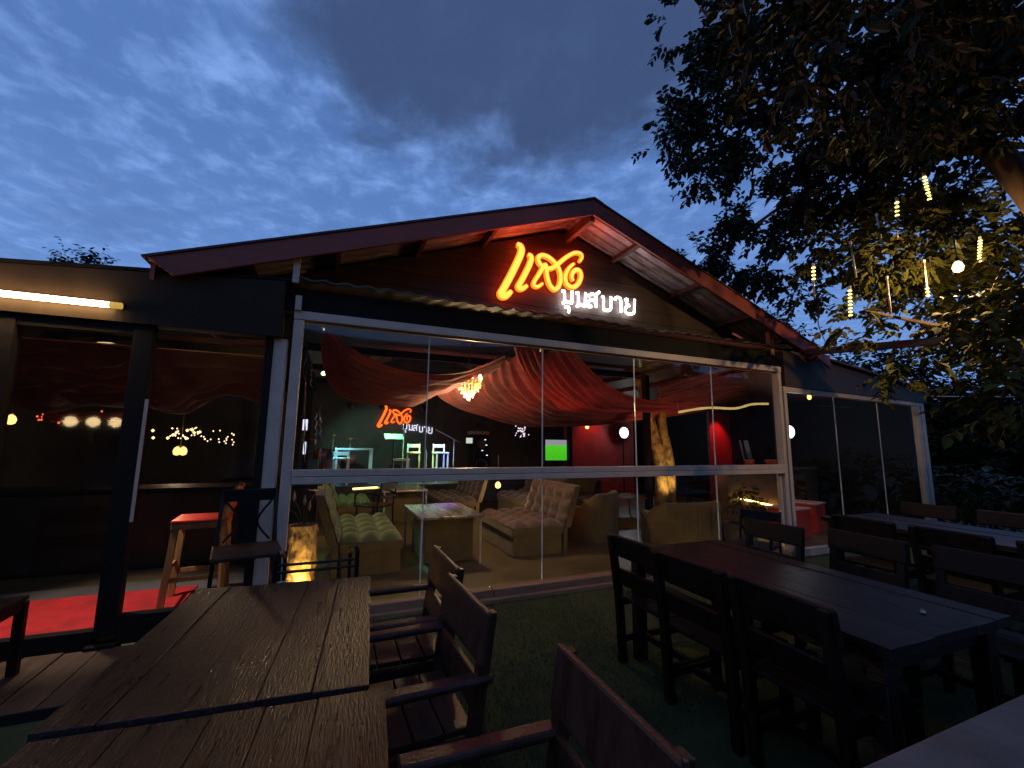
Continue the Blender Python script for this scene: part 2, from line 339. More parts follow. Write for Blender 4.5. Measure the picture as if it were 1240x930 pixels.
# roof
RO = bpy.data.objects.new('roof', None); COL.objects.link(RO); RO.parent = B
EL, ER = -1.38, 6.60
def roofz(x): return RZ-SL*abs(x-RX)
for side, xe in ((-1, EL), (1, ER)):
    n = int(abs(xe-RX)/.5); ys = []; y = FY
    while y < GY+.4:
        ys += [(y, 0), (y+.018, .022), (y+.045, .022), (y+.063, 0)]; y += .14
    ys += [(9.0, 0)]
    rows = [[(lerp(RX, xe, i/8), yy, roofz(lerp(RX, xe, i/8))-.012+h) for yy, h in ys] for i in range(9)]
    MB().grid(rows).build('roof_sheet', M_SHEET, RO, solid=.004)
    # fascia board with a slanted end
    d = Vector((xe-RX, 0, -SL*abs(xe-RX))).normalized(); up = Vector((0, 0, 1)); nn = Vector((SL*side, 0, 1)).normalized()
    a = Vector((RX, FY, RZ)); e = Vector((xe, FY, roofz(xe)))
    hh = .168
    MB().prism([a+Vector((0, 0, .012)), a-Vector((0, 0, hh*1.06)), e-Vector((.115*side, 0, -.115*SL))-nn*hh*.98, e+nn*.012], (0, -.03, 0)).build('fascia_board', M_FASCIA, RO, bevel=.003)
    MB().prism([a+Vector((0, 0, .013)), a+Vector((0, 0, .032)), e+nn*.03+d*.03, e+nn*.013+d*.03], (0, .3, 0)).build('edge_flashing', mat('dark_flashing', (.06, .035, .032), .5, .2, .3, 5), RO).location = (0, -.045, 0)
    # eave fascia running back
    MB().bar(e-nn*.07+Vector((0, .02, 0)), e-nn*.07+Vector((0, 9, 0)), .03, .15).build('fascia_board', M_FASCIA, RO)
MB().prism([(RX-.12, FY-.05, RZ-.01), (RX, FY-.05, RZ+.035), (RX+.12, FY-.05, RZ-.01), (RX, FY-.05, RZ+.02)], (0, 9, 0)).build('ridge_cap', M_FASCIA, RO)
box('ridge_beam', (RX+.03, 4.2, RZ-.155), (.06, 8.6, .12), M_RUSTY, RO)
for xp in (3.44, 4.45, 5.35, 6.1, 1.55, .76, -.05, -.75):
    o = box('purlin', (0, 0, 0), (.05, 8.6, .07), M_RUSTY, RO); sd = 1 if xp > RX else -1
    o.location = (xp, 4.2, roofz(xp)-.055); o.rotation_euler = (0, math.atan(SL)*sd, 0)
# upper stub posts
box('post', (-.365, -.09, 2.99), (.052, .05, .24), M_ALU, B)
box('post', (5.80, .02, 2.98), (.07, .07, .34), M_STOOLW, B)
box('bracket', (-.33, -.07, 2.70), (.05, .03, .13), M_ALU, B)
# --- entrance wing (glass doors)
MB().prism([(-4.6, -.10, 2.375), (-.44, -.10, 2.375), (-.44, -.10, 2.875), (-4.6, -.10, 2.52)], (0, .14, 0)).build('header_beam', mat('dark_grey_fascia', (.030, .021, .014), .6, 0, .3, 3, .08, 30, spec=.15), B, bevel=.004)
MB().prism([(-4.7, -.104, 2.515), (-.40, -.104, 2.885), (-.40, -.104, 2.91), (-4.7, -.104, 2.54)], (0, 9, 0)).build('lean_roof', M_BLACKW, B)
D1 = bpy.data.objects.new('glass_door', None); COL.objects.link(D1); D1.parent = B
box('frame', (-1.379, -.02, 1.25), (.122, .10, 2.25), M_BLACKW, D1, bevel=.004)
box('frame', (-2.17, -.02, 1.25), (.13, .10, 2.25), M_BLACKW, D1, bevel=.004)
box('frame', (-.53, -.01, 1.25), (.055, .08, 2.25), M_BLACKW, D1, bevel=.004)
box('frame', (-1.775, -.02, .10), (.665, .08, .13), M_BLACKW, D1, bevel=.004)
box('frame', (-.94, -.02, .15), (.75, .09, .19), M_BLACKW, D1, bevel=.004)
box('frame', (-1.775, -.02, 2.335), (.665, .08, .075), M_BLACKW, D1)
box('foot_plate', (-1.379, -.06, .045), (.17, .12, .06), M_BLACKW, D1)
box('pane', (-1.775, .0, 1.23), (.66, .008, 2.12), M_GLASSD, D1)
box('pane', (-.94, .0, 1.31), (.75, .008, 2.12), M_GLASSD, D1)
box('pane', (-3.4, .0, 1.25), (2.3, .008, 2.24), M_GLASSD, D1)
box('handle', (-1.30, -.085, 1.35), (.018, .018, .9), M_ALU, D1)
box('post', (-.447, .01, 1.19), (.105, .08, 2.37), M_ALU, B, bevel=.004)
box('tie_beam', (-1.5, .34, 2.31), (2.0, .05, .075), M_PALEB, B, bevel=.004)
box('strut', (-2.02, .34, 2.43), (.07, .05, .165), M_PALEB, B)
# --- side wing window
W2 = bpy.data.objects.new('window', None); COL.objects.link(W2); W2.parent = B
def zt2(x): return 2.363-(x-5.94)*.0203
MB().prism([(5.93, -.04, zt2(5.93)-.07), (9.53, -.04, zt2(9.53)-.06), (9.53, -.04, zt2(9.53)), (5.93, -.04, zt2(5.93))], (0, .09, 0)).build('frame', M_ALU, W2, bevel=.003)
box('frame', (5.965, .003, 1.17), (.06, .09, 2.25), M_ALU, W2, bevel=.004)
box('frame', (9.36, .003, 1.14), (.09, .08, 2.19), M_ALU, W2, bevel=.004)
box('frame', (9.475, .0, 1.12), (.10, .09, 2.22), M_ALU, W2, bevel=.004)
box('frame', (7.66, .003, .06), (3.3, .08, .10), M_ALU, W2, bevel=.004)
for a, b in ((6.0, 7.125), (7.125, 8.24), (8.24, 9.31)):
    zm = (zt2(a)+zt2(b))/2-.075; box('pane', ((a+b)/2, .01, (zm+.11)/2), (b-a-.014, .008, zm-.11), M_GLASS, W2)
for a in (7.125, 8.24): box('pane_edge', (a, .01, 1.2), (.008, .012, 2.15), M_GEDGE, W2)
box('post', (5.912, .03, 1.33), (.05, .06, 2.6), M_BLACKW, B)
def rz3(x): return 2.90-(x-6.2)*.118
MB().prism([(5.95, -.06, zt2(5.95)+.004), (9.6, -.06, zt2(9.6)+.004), (9.62, -.06, rz3(9.62)), (5.95, -.06, 2.88)], (0, .1, 0)).build('header_beam', M_GABLE, B)
MB().prism([(5.9, -.12, rz3(5.9)+.003), (9.7, -.12, rz3(9.7)+.003), (9.7, -.12, rz3(9.7)+.03), (5.9, -.12, rz3(5.9)+.03)], (0, 9, 0)).build('lean_roof', M_RUSTY, B)
MB().prism([(6.50, -.2, 2.80), (6.78, -.2, 2.66), (6.78, -.2, 2.86), (6.55, -.2, 2.86)], (0, .03, 0)).build('fascia_board', M_FASCIA, B)
# --- inner shell
box('back_wall', (2.5, 9.0, 2.3), (15, .1, 4.6), M_WALLD, B)
box('side_wall', (-4.65, 4.5, 1.4), (.1, 9, 2.8), M_WALLD, B)
box('side_wall', (9.6, 4.6, 1.3), (.1, 8.8, 2.6), M_BLACKW, B)
box('partition', (7.05, 6.2, 1.35), (2.3, .08, 2.6), M_WALLM, B)
box('partition', (9.2, 4.0, 1.25), (.75, .08, 2.4), M_WALLM, B)
for y in (1.2, 3.2, 5.2, 7.2): box('tie_beam', (2.6, y, 2.98), (7.2, .06, .12), M_BLACKW, B)
for y in (2.9, 6.0):
    for x in (-.45, 5.95): box('post', (x, y, 1.5), (.11, .11, 2.95), M_BLACKW, B)
box('ceiling_panel', (2.6, 2.2, 3.10), (6.2, 3.2, .03), mat('slate_blue_ceiling', (.06, .06, .085), .7, 0, .3, 2), B)

# ------------------------------------------------------------------ neon signs
def cpx(x, y): return (590+x/6.2, 280+y/6.2)
STROKES = [
 ('letter', [(212, 112), (236, 122), (246, 155), (232, 205), (170, 335), (110, 445), (92, 478), (103, 495), (135, 492), (168, 460)], 15),
 ('letter', [(294, 188), (312, 196), (318, 222), (300, 275), (252, 370), (224, 418), (228, 437), (256, 438), (286, 418)], 12),
 ('letter', [(402, 402), (372, 424), (340, 420), (340, 390), (378, 330), (418, 264), (430, 290), (436, 350), (456, 412), (490, 446), (522, 425), (536, 370), (530, 310), (500, 255), (448, 208), (398, 192), (370, 210), (380, 252), (425, 288), (475, 286), (520, 255), (580, 206), (640, 174), (684, 180), (696, 206), (678, 240)], 9.5),
 ('letter', [(636, 254), (598, 290), (572, 345), (580, 402), (622, 430), (665, 408), (688, 355), (680, 312), (652, 300), (626, 324), (620, 358), (632, 384)], 10)]
def box_glyph(x0, x1, yt, yb, pl): return [(lerp(x0, x1, a), lerp(yb, yt, b)) for a, b in pl]
WHITE = [
 [box_glyph(545, 628, 458, 550, [(.02, .98), (.22, 1.0), (.25, .9), (.25, .15), (.08, .02)]), box_glyph(545, 628, 458, 550, [(.25, .2), (.55, .12), (.8, .05), (.95, .05)]), box_glyph(545, 628, 458, 550, [(.9, .03), (.95, 1.0)])],
 [[(568, 578), (592, 574), (600, 590), (596, 618)]],
 [box_glyph(650, 728, 470, 574, [(.02, .95), (.22, 1.0), (.25, .9), (.25, .15), (.08, .02)]), box_glyph(650, 728, 470, 574, [(.25, .2), (.55, .12), (.8, .05), (.95, .05)]), box_glyph(650, 728, 470, 574, [(.9, .03), (.95, 1.0)])],
 [box_glyph(740, 832, 468, 580, [(.30, .08), (.08, .06), (.02, .28), (.2, .5), (.5, .48), (.6, .3)]), box_glyph(740, 832, 468, 580, [(.05, .72), (.25, .88), (.5, .86), (.66, .7), (.68, .0)]), box_glyph(740, 832, 468, 580, [(.55, .82), (.78, .92), (.95, 1.05)])],
 [box_glyph(842, 922, 500, 600, [(.02, 1.0), (.18, .98), (.2, .85), (.2, .12), (.35, 0), (.7, -.02), (.85, .08), (.88, .3), (.88, 1.0)])],
 [box_glyph(938, 1000, 506, 616, [(.05, .85), (.25, 1.0), (.6, .98), (.78, .8), (.8, 0)])],
 [box_glyph(1012, 1098, 520, 626, [(.05, .98), (.28, 1.0), (.2, .75), (.42, .56), (.15, .45), (.1, .15), (.3, 0), (.65, -.02), (.85, .1), (.88, .4), (.9, 1.0)])]]
def make_sign(name, label, y, remap, k, thick, mo, mr, mw, wallbar=True):
    o0 = remap(*cpx(600, 400)); root = thing(name, label, 'sign', o0)
    for nm, pts, wdt in STROKES:
        q = [remap(*cpx(*p))-o0 for p in pts]; q = spline(q, 5); n = len(q)
        rd = [1.40*wdt/6.2*k*(.62+.38*min(1, 5*min(i, n-1-i)/n)) for i in range(n)]
        ob = MB().tube([p+Vector((0, -thick, 0)) for p in q], rd, 8, flat=.45).build(nm, mo, root, smooth=True)
        MB().tube([p+Vector((0, -thick*.35, 0)) for p in q], [r*1.08+.006 for r in rd], 8, flat=.3).build('rim', mr, ob, smooth=True)
    for g in WHITE:
        mb = MB()
        for pl in g:
            q = spline([remap(*cpx(*p))-o0+Vector((0, -thick*.8, 0)) for p in pl], 4); mb.tube(q, 9.6/6.2*k*.92, 8, flat=.5)
        mb.build('letter', mw, root, smooth=True)
    return root
M_NEON = emat('amber_neon', (17.0, .95, .12), 1.0); M_NEONR = emat('red_neon_rim', (2.4, .34, .015), 1.0); M_NEONW = emat('white_neon', (1.0, .97, 1.0), 13.0)
make_sign('neon_sign', 'glowing amber and white Thai neon sign on the gable boards', GY, lambda px, py: P(px, py, y=GY-.01), .0115, .06, M_NEON, M_NEONR, M_NEONW)
M_NEON2 = emat('amber_neon_inside', (3.0, .30, .03), 1.0); M_NEONR2 = emat('red_neon_rim_inside', (1.0, .10, .01), 1.0); M_NEONW2 = emat('white_neon_inside', (.8, .8, .95), 1.3)
def rem2(px, py): return P(457+(px-603)*.405, 491+(py-297)*.40, y=8.93)
make_sign('neon_sign', 'smaller amber and white neon sign on the stage back wall inside', 8.9, rem2, .0098, .05, M_NEON2, M_NEONR2, M_NEONW2)

# ------------------------------------------------------------------ LED tube on the entrance beam
t = thing('led_tube', 'bright warm white tube lamp on the entrance header beam', 'lamp', (-2.2, -.155, 2.485))
MB().tube([(-.75, 0, 0), (.63, 0, 0)], .021, 10).build('tube', emat('warm_tube', (1, .62, .28), 46.0), t, smooth=True)
MB().tube([(.63, 0, 0), (.70, 0, 0)], .024, 10).build('end_cap', mat('amber_cap', (.7, .5, .1), .3, emit=(1, .6, .1), estr=.5), t, smooth=True)
box('holder', (.2, .038, .01), (1.0, .03, .03), M_BLKMET, t)

# ------------------------------------------------------------------ curtains under the ceiling
def cloth_mat(name, col, col2):
    m = mat(name, col, .75, 0, .35, 2.5, .35, 14, (1, 4, 4), col2=col2, sheen=.25); t = m.node_tree; b = t.nodes['Principled BSDF']; o = t.nodes['Material Output']
    tl_ = t.nodes.new('ShaderNodeBsdfTranslucent'); tl_.inputs[0].default_value = (*[min(1, c*1.3) for c in col], 1); mx = t.nodes.new('ShaderNodeMixShader'); mx.inputs[0].default_value = .35
    t.links.new(b.outputs[0], mx.inputs[1]); t.links.new(tl_.outputs[0], mx.inputs[2]); t.links.new(mx.outputs[0], o.inputs[0]); return m
M_CLR = cloth_mat('scarlet_cloth', (.50, .055, .038), (.22, .025, .022)); M_CLP = cloth_mat('plum_cloth', (.33, .060, .055), (.13, .032, .045)); M_CLD = cloth_mat('dusky_cloth', (.24, .15, .16), (.12, .08, .095))
def drape(label, e1, y1, e2, y2, m, folds=7, amp=.05, sag=.10, seed=0, n=64, k=60):
    A = spline([P(*p, y=lerp(y1[0], y1[1], i/(len(e1)-1))) for i, p in enumerate(e1)], 10); Bq = spline([P(*p, y=lerp(y2[0], y2[1], i/(len(e2)-1))) for i, p in enumerate(e2)], 10)
    def samp(q, t): f = t*(len(q)-1); i = min(int(f), len(q)-2); return q[i].lerp(q[i+1], f-i)
    rows = []
    o0 = samp(A, 0)
    for i in range(n+1):
        t = i/n; a = samp(A, t); b = samp(Bq, t); row = []
        for j in range(k+1):
            s = j/k; p = a.lerp(b, s); env = math.sin(math.pi*s)**.5
            nz = mnoise.noise(Vector((t*2.2+seed, s*3, seed)))
            nz2 = mnoise.noise(Vector((t*1.3, s*2.0+seed*3, seed+20)))
            ph = s*folds*6.283+4.5*nz+3.0*nz2+2.0*math.sin(t*3+seed); fold = (abs(math.sin(ph*.5))**1.6-.5)*2.6*amp*(.15+1.3*abs(mnoise.noise(Vector((s*6, t*2.2, seed+9)))*1.6))*env
            fine = (mnoise.noise(Vector((t*7, s*24, seed+4)))*.5+mnoise.noise(Vector((t*5+s*9, s*12-t*6, seed+7)))*.5)*amp*.8*env
            p = p+Vector((0, 0, -sag*math.sin(math.pi*s)*.6+fold+fine)); row.append(p-o0)
        rows.append(row)
    r = MB().grid(rows).build('ceiling_drape', m, smooth=True); r.location = o0; tag(r, label, 'drape', 'cloth swags under the ceiling'); return r
drape('red cloth swag hanging from the hook at the upper corner of the big window', [(398, 399), (438, 430), (480, 446), (530, 453), (575, 447), (612, 430)], (.7, 1.5), [(387, 409), (397, 462), (430, 487), (480, 489), (525, 473), (600, 437)], (1.3, 2.5), M_CLP, 10, .075, .12, 1)
drape('bright scarlet sheet falling from the middle of the window head', [(694, 424), (716, 448), (746, 472), (792, 486), (850, 487)], (.5, 2.4), [(622, 420), (636, 452), (664, 482), (706, 500), (850, 494)], (.75, 3.0), M_CLR, 9, .05, .05, 2)
drape('plum cloth swag sagging behind the chandelier', [(640, 424), (650, 452), (672, 480), (704, 497), (745, 502)], (1.9, 3.0), [(522, 470), (540, 487), (580, 503), (640, 513), (745, 509)], (2.1, 4.0), M_CLP, 10, .075, .10, 3)
drape('crumpled red cloth with a ragged hem above the television', [(690, 484), (730, 480), (790, 488), (845, 484), (880, 478)], (2.6, 3.0), [(655, 505), (705, 516), (760, 510), (805, 505), (880, 494)], (3.6, 3.8), M_CLR, 9, .07, .05, 4)
drape('dark purple cloth stretched across the right end of the big window', [(800, 470), (840, 456), (880, 447), (940, 446), (990, 478)], (1.3, 1.6), [(790, 497), (850, 492), (900, 484), (950, 482), (1015, 489)], (2.6, 3.0), M_CLP, 10, .07, .03, 5)
drape('dusky mauve cloth hanging over the entrance beside the light grey post', [(170, 404), (220, 407), (270, 410), (335, 412)], (.80, .80), [(175, 492), (225, 500), (280, 478), (335, 500)], (2.4, 2.2), M_CLD, 6, .09, .08, 6)
drape('dim mauve cloth overhead behind the door pane under the tube lamp', [(15, 398), (60, 396), (110, 402), (172, 405)], (.80, .80), [(10, 490), (60, 500), (110, 492), (175, 497)], (2.6, 2.4), M_CLD, 6, .08, .08, 7)
drape('twisted red cloth tail with a shiny crease inside the entrance', [(55, 498), (85, 497), (130, 500), (165, 497)], (2.5, 2.5), [(50, 506), (90, 508), (130, 505), (170, 500)], (2.7, 2.7), M_CLR, 4, .04, .02, 8)

# ------------------------------------------------------------------ chandeliers, lamps indoors
def chandelier(label, loc, r, power, sc=1):
    t = thing('chandelier', label, 'chandelier', loc)
    g = emat('warm_bulb', (1, .70, .26), 9.0); cm = mat('warm_crystal', (.9, .75, .4), .12, 0, 0, emit=(1, .62, .2), estr=1.1)
    MB().tube([(0, 0, r*1.0), (0, 0, r*3.2)], .006, 6).build('chain', M_BRASS, t)
    MB().lathe((0, 0, 0), [(.01, -r*.1), (r*.25, 0), (r*.3, r*.35), (r*.12, r*.8), (.02, r*1.05)], 12).build('stem', M_BRASS, t, smooth=True)
    for i in range(8):
        a = i*math.pi/4; c = Vector((math.cos(a), math.sin(a), 0))
        ar = MB().tube(spline([Vector((0, 0, r*.2))+c*r*.15, c*r*.6+Vector((0, 0, -r*.05)), c*r*.95+Vector((0, 0, r*.25))], 4), .007, 6).build('arm', M_BRASS, t)
        MB().lathe(c*r*.95+Vector((0, 0, r*.25)), [(.008, 0), (.026, .03), (.022, .06), (.004, .09)], 8).build('bulb', g, ar, smooth=True)
    rr_ = random.Random(3)
    for lev, (rad, z, n) in enumerate(((.92, .1, 20), (.75, -.15, 18), (.55, -.4, 14), (.35, -.62, 10), (.12, -.85, 4))):
        mb = MB()
        for i in range(n):
            a = 6.283*i/n+lev*.2; p = Vector((math.cos(a)*rad*r, math.sin(a)*rad*r, z*r+rr_.uniform(-.02, .02)))
            for q in range(2): mb.lathe(p-Vector((0, 0, q*.055)), [(.001, -.024), (.013, 0), (.001, .024)], 5)
        mb.build('crystal_tier', cm, t)['kind'] = 'stuff'
    lamp('POINT', t, (0, 0, -r*1.15), power, (1, .66, .32), .08)
    return t
chandelier('lit crystal chandelier hanging beside the middle of the glass facade', (1.81, 1.8, 2.36), .19, 72)
def globe_lamp(label, loc, n=3, r=.05, sp=.16, power=0):
    t = thing('globe_lamp', label, 'lamp', loc, 0, 'round glowing lamps'); gm = emat('yellow_globe', (1, .72, .20), 2.6)
    MB().tube([(0, 0, .08), (0, 0, .55)], .006, 6).build('stem', M_BRASS, t)
    MB().tube([(-sp*(n-1)/2, 0, .08), (sp*(n-1)/2 if n > 1 else .02, 0, .08)], .007, 6).build('arm', M_BRASS, t)
    for i in range(n): MB().lathe(((i-(n-1)/2)*sp, 0, 0), [(.01, .07), (r*.7, .05), (r, .01), (r*.8, -.035), (.012, -.05)], 12).build('globe', gm, t, smooth=True)
    if power: lamp('POINT', t, (0, -.02, -.12), power, (1, .72, .45), .04)
    return t
globe_lamp('single yellow globe lamp at the far left edge of the door pane', P(13, 509, y=2.9), 1)
globe_lamp('yellow globe lamp near the outer post of the right hand window', P(1091, 512, y=2.0), 1, .085, .16, 5)
globe_lamp('small lamp above the end wall in the right hand window', P(980, 481, y=1.6), 1, .04)
globe_lamp('tiny lamp high up between the two glass seams in the right hand window', P(1044, 497, y=3.2), 1, .06)
globe_lamp('small lamp in front of the dark wall beside the red partition', P(926, 524, y=4.2), 1, .07)
globe_lamp('small amber lamp under the ragged red cloth beside the television', P(711, 517, y=5.0), 1, .05)
globe_lamp('warm lamp low behind the back of the left velvet bench', P(383, 594, y=2.6), 1, .055, .16, 5)
globe_lamp('warm lamp low between the dark seat backs in the middle of the room', P(603, 588, y=3.4), 1, .055, .16, 7)
globe_lamp('square yellow lamp shining low through the second door pane', P(218, 547, y=3.2), 2, .05, .07, 9)
# small light dots on wires
def light_dots(label, pts, n, r, colr, seed):
    t = thing('dot_lights', label, 'string lights', pts[0]); rf = random.Random(seed); mb = MB(); q = spline([p-pts[0] for p in pts], 8); MB().tube(q, .004, 4).build('wire', M_BLKMET, t)
    for i in range(n):
        p = q[int(rf.random()*(len(q)-1))]+Vector((rf.uniform(-.05, .05), 0, rf.uniform(-.16, .02))); mb.lathe(p, [(.001, -r), (r, 0), (.001, r)], 5)
    b = mb.build('bulbs', colr, t); b['kind'] = 'stuff'; return t
light_dots('dense string of tiny warm lights standing in for town lights mirrored in the door', [P(212, 517, y=3.4), P(245, 520, y=3.4), P(288, 526, y=3.4)], 46, .010, emat('town_mirror_warm', (1, .72, .4), 5, False), 4)  # dots behind the glass imitate mirrored town lights, next row too
light_dots('row of yellow lights standing in for town lights mirrored beside the door post', [P(186, 518, y=3.5), P(210, 519, y=3.5), P(255, 518, y=3.5)], 10, .022, emat('town_mirror_yellow', (1, .75, .25), 4, False), 9)
light_dots('short string of red and white lights behind the door pane', [P(48, 495, y=3.0), P(80, 497, y=3.0), P(140, 497, y=3.0)], 18, .013, emat('fairy_red', (1, .10, .05), 3, False), 12)
# white round lamps
def ring_lamp(label, c, r, power):
    t = thing('round_lamp', label, 'lamp', c)
    MB().lathe((0, 0, 0), [(r*.2, -.02), (r, -.01), (r, .02), (r*.9, .03)], 24).build('housing', M_WHITEP, t).rotation_euler = (R(90), 0, 0)
    MB().lathe((0, 0, 0), [(r*.1, .031), (r*.92, .031), (r*.8, .05), (r*.1, .06)], 24).build('diffuser', emat('cool_white', (.92, .97, 1), 6.0), t, smooth=True).rotation_euler = (R(90), 0, 0)
    MB().tube([(0, .03, 0), (0, .03, -c.z+.07)], .02, 8).build('stand', M_BLKMET, t); lamp('POINT', t, (0, -.12, 0), power, (.9, .95, 1), .1)
    return t
ring_lamp('blinding round white lamp in front of the maroon partition', P(755, 524, y=5.9), .16, 9)
ring_lamp('round white lamp beside the frame of the right hand window', P(955, 523, y=1.6), .13, 4)
def wall_spot(name, label, loc, aim, power, col, disc, cone=70, r=.06, cat='spotlight', grp=None, str_=7, blend=.7):
    t = thing(name, label, cat, loc, 0, grp); loc = Vector(loc); d = (Vector(aim)-loc).normalized(); qt = d.to_track_quat('Z', 'Y').to_matrix()
    h = MB().lathe((0, 0, 0), [(r*.6, -.14), (r, -.10), (r, .02), (r*.92, .02), (r*.85, -.02)], 14); h.v = [tuple(qt @ Vector(p)) for p in h.v]; h.build('housing', M_BLKMET, t, smooth=True)
    h = MB().lathe((0, 0, 0), [(r*.1, .012), (r*.84, .006), (r*.84, .0), (r*.1, 0)], 14); h.v = [tuple(qt @ Vector(p)) for p in h.v]; h.build('lens', emat('lens_'+name+'_%d%d%d' % tuple(int(c*9) for c in disc), disc, str_), t)
    lamp('SPOT', t, d*.05, power, col, .05, d*2, cone, blend); return t
# stage lights
SG = 'coloured stage lights'
wall_spot('stage_light', 'green stage light at the far left above the drum kit', P(424, 493, y=6.3), P(450, 556, y=8.9), 60, (.45, 1, .75), (.55, 1, .12), grp=SG)
wall_spot('stage_light', 'green stage light just left of the indoor neon sign', P(463, 494, y=6.3), P(490, 575, y=6.8), 220, (.25, 1, .4), (.15, 1, .2), grp=SG)
wall_spot('stage_light', 'pale green stage light behind the leftmost glass seam', P(514, 496, y=6.3), P(527, 575, y=6.8), 200, (.85, 1, .3), (.6, 1, .3), grp=SG)
wall_spot('stage_light', 'small blue stage light at the left end of the stage', P(386, 507, y=6.3), P(430, 590, y=6.8), 220, (.2, .8, 1), (.12, .08, 1), r=.05, grp=SG)
wall_spot('stage_light', 'blue stage light above the black speaker stack', P(577, 517, y=6.3), P(480, 590, y=6.9), 220, (.15, .3, 1), (.08, .05, 1), r=.06, grp=SG)
wall_spot('stage_light', 'violet stage light high on the beam over the stage', (2.6, 5.2, 2.86), (1.50, 1.90, .64), 900, (.45, .2, 1), (.5, .2, 1), cone=8, blend=1.0, grp=SG)
wall_spot('stage_light', 'cyan stage light high on the beam over the velvet benches', (.5, 5.2, 2.86), (1.2, 1.7, .64), 900, (.2, 1, .6), (.3, 1, .6), cone=8, blend=1.0, grp=SG)
wall_spot('stage_light', 'green stage light on the beam over the second row bench', (.2, 5.2, 2.86), (.45, 4.2, .4), 60, (.3, 1, .12), (.4, 1, .2), cone=40, grp=SG)
wall_spot('stage_light', 'olive green stage light on the beam over the front bench', (-.2, 5.2, 2.86), (.5, 1.7, .4), 60, (.6, 1, .2), (.6, 1, .3), cone=24, grp=SG)
wall_spot('wall_lamp', 'red lamp washing the maroon partition from above', (6.7, 5.85, 2.55), (6.75, 6.15, 1.3), 45, (1, .05, .04), (1, .1, .06), cone=90, cat='lamp')
wall_spot('wall_lamp', 'red lamp washing the narrow maroon partition at the end', (9.05, 3.6, 2.38), (9.0, 4.0, 1.2), 45, (1, .04, .04), (1, .08, .05), cone=80, cat='lamp')
wall_spot('ceiling_lamp', 'downlight in the ceiling over the red carpet entrance', (-1.75, .30, 2.30), (-1.6, .62, 0), 230, (1, .85, .72), (1, .8, .5), cone=62, cat='lamp')
wall_spot('ceiling_lamp', 'downlight near the head of the big window over the drapes', (2.3, .35, 1.9+.72), (2.3, 2.0, .4), 25, (1, .6, .35), (1, .7, .4), cone=110, cat='lamp')
wall_spot('drape_fill_lamp', 'added red floor lamp behind the rounded armchair washing the drapes', (3.5, 2.1, .16), (2.6, 1.2, 2.6), 100, (1, .18, .12), (1, .15, .08), cone=95, cat='spotlight')  # unseen red lamps added to light the drapes, here and below
wall_spot('drape_fill_lamp', 'added red floor lamp beside the green bench washing the corner drape', (-.15, 2.3, .16), (.6, 1.3, 2.5), 45, (1, .22, .15), (1, .15, .08), cone=80, cat='spotlight')
wall_spot('drape_fill_lamp', 'added dim red floor lamp behind the wide olive sofa', (6.3, 2.6, .16), (6.0, 1.9, 2.4), 60, (1, .25, .22), (1, .15, .08), cone=100, cat='spotlight')
# hidden-in-cove strips that wash the cloths and the sofas
def led_strip(label, a, b, r, m):
    t = thing('led_strip', label, 'light strip', a); MB().tube([(0, 0, 0), Vector(b)-Vector(a)], r, 6).build('diffuser', m, t)
    MB().bar(Vector((0, .0, -r*1.6)), Vector(b)-Vector(a)+Vector((0, 0, -r*1.6)), r*2.4, r*.8).build('channel', M_ALU, t); return t
M_STRIP = emat('yellow_strip', (1, .66, .16), 5.0)
led_strip('yellow light strip along the foot of the glass facade', (-.2, .095, .080), (5.75, .095, .080), .005, emat('foot_strip', (1, .64, .15), 24.0))
led_strip('yellow light strip glowing on the counter front by the leafy plant', P(893, 603, y=1.62), P(952, 616, y=1.62), .014, emat('counter_strip', (1, .66, .16), 14.0))
led_strip('yellow light strip on the floor between the farther benches', P(427, 592, y=5.4), P(458, 590, y=5.4), .02, emat('far_strip', (1, .75, .25), 3.0))
led_strip('red light strip on the rafter above the middle of the room', (1.0, 4.4, 2.70), (5.4, 4.4, 2.70), .02, emat('red_strip', (1, .12, .05), 12.0))
bl = P(822, 499, y=1.9); br = P(930, 489, y=1.9)
t = thing('branch_lamp', 'knobbly branch wrapped in yellow light hanging by the drapes', 'lamp', bl)
q = spline([Vector((0, 0, 0)), (br-bl)*.3+Vector((0, 0, .03)), (br-bl)*.6+Vector((0, 0, -.03)), (br-bl)*.8+Vector((0, 0, .02)), br-bl], 5)
MB().tube(q, [.022+.008*mnoise.noise(Vector((i*.9, 0, 0))) for i in range(len(q))], 8).build('branch', mat('glowing_branch', (.7, .5, .2), .5, 0, .3, 9, emit=(1, .70, .24), estr=.55), t, smooth=True)
MB().tube([q[0], q[0]+Vector((-.03, 0, .22))], .006, 5).build('hanger', M_WHITEP, t); MB().tube([q[-3], q[-3]+Vector((0, 0, .9))], .004, 5).build('hanger', M_BLKMET, t)

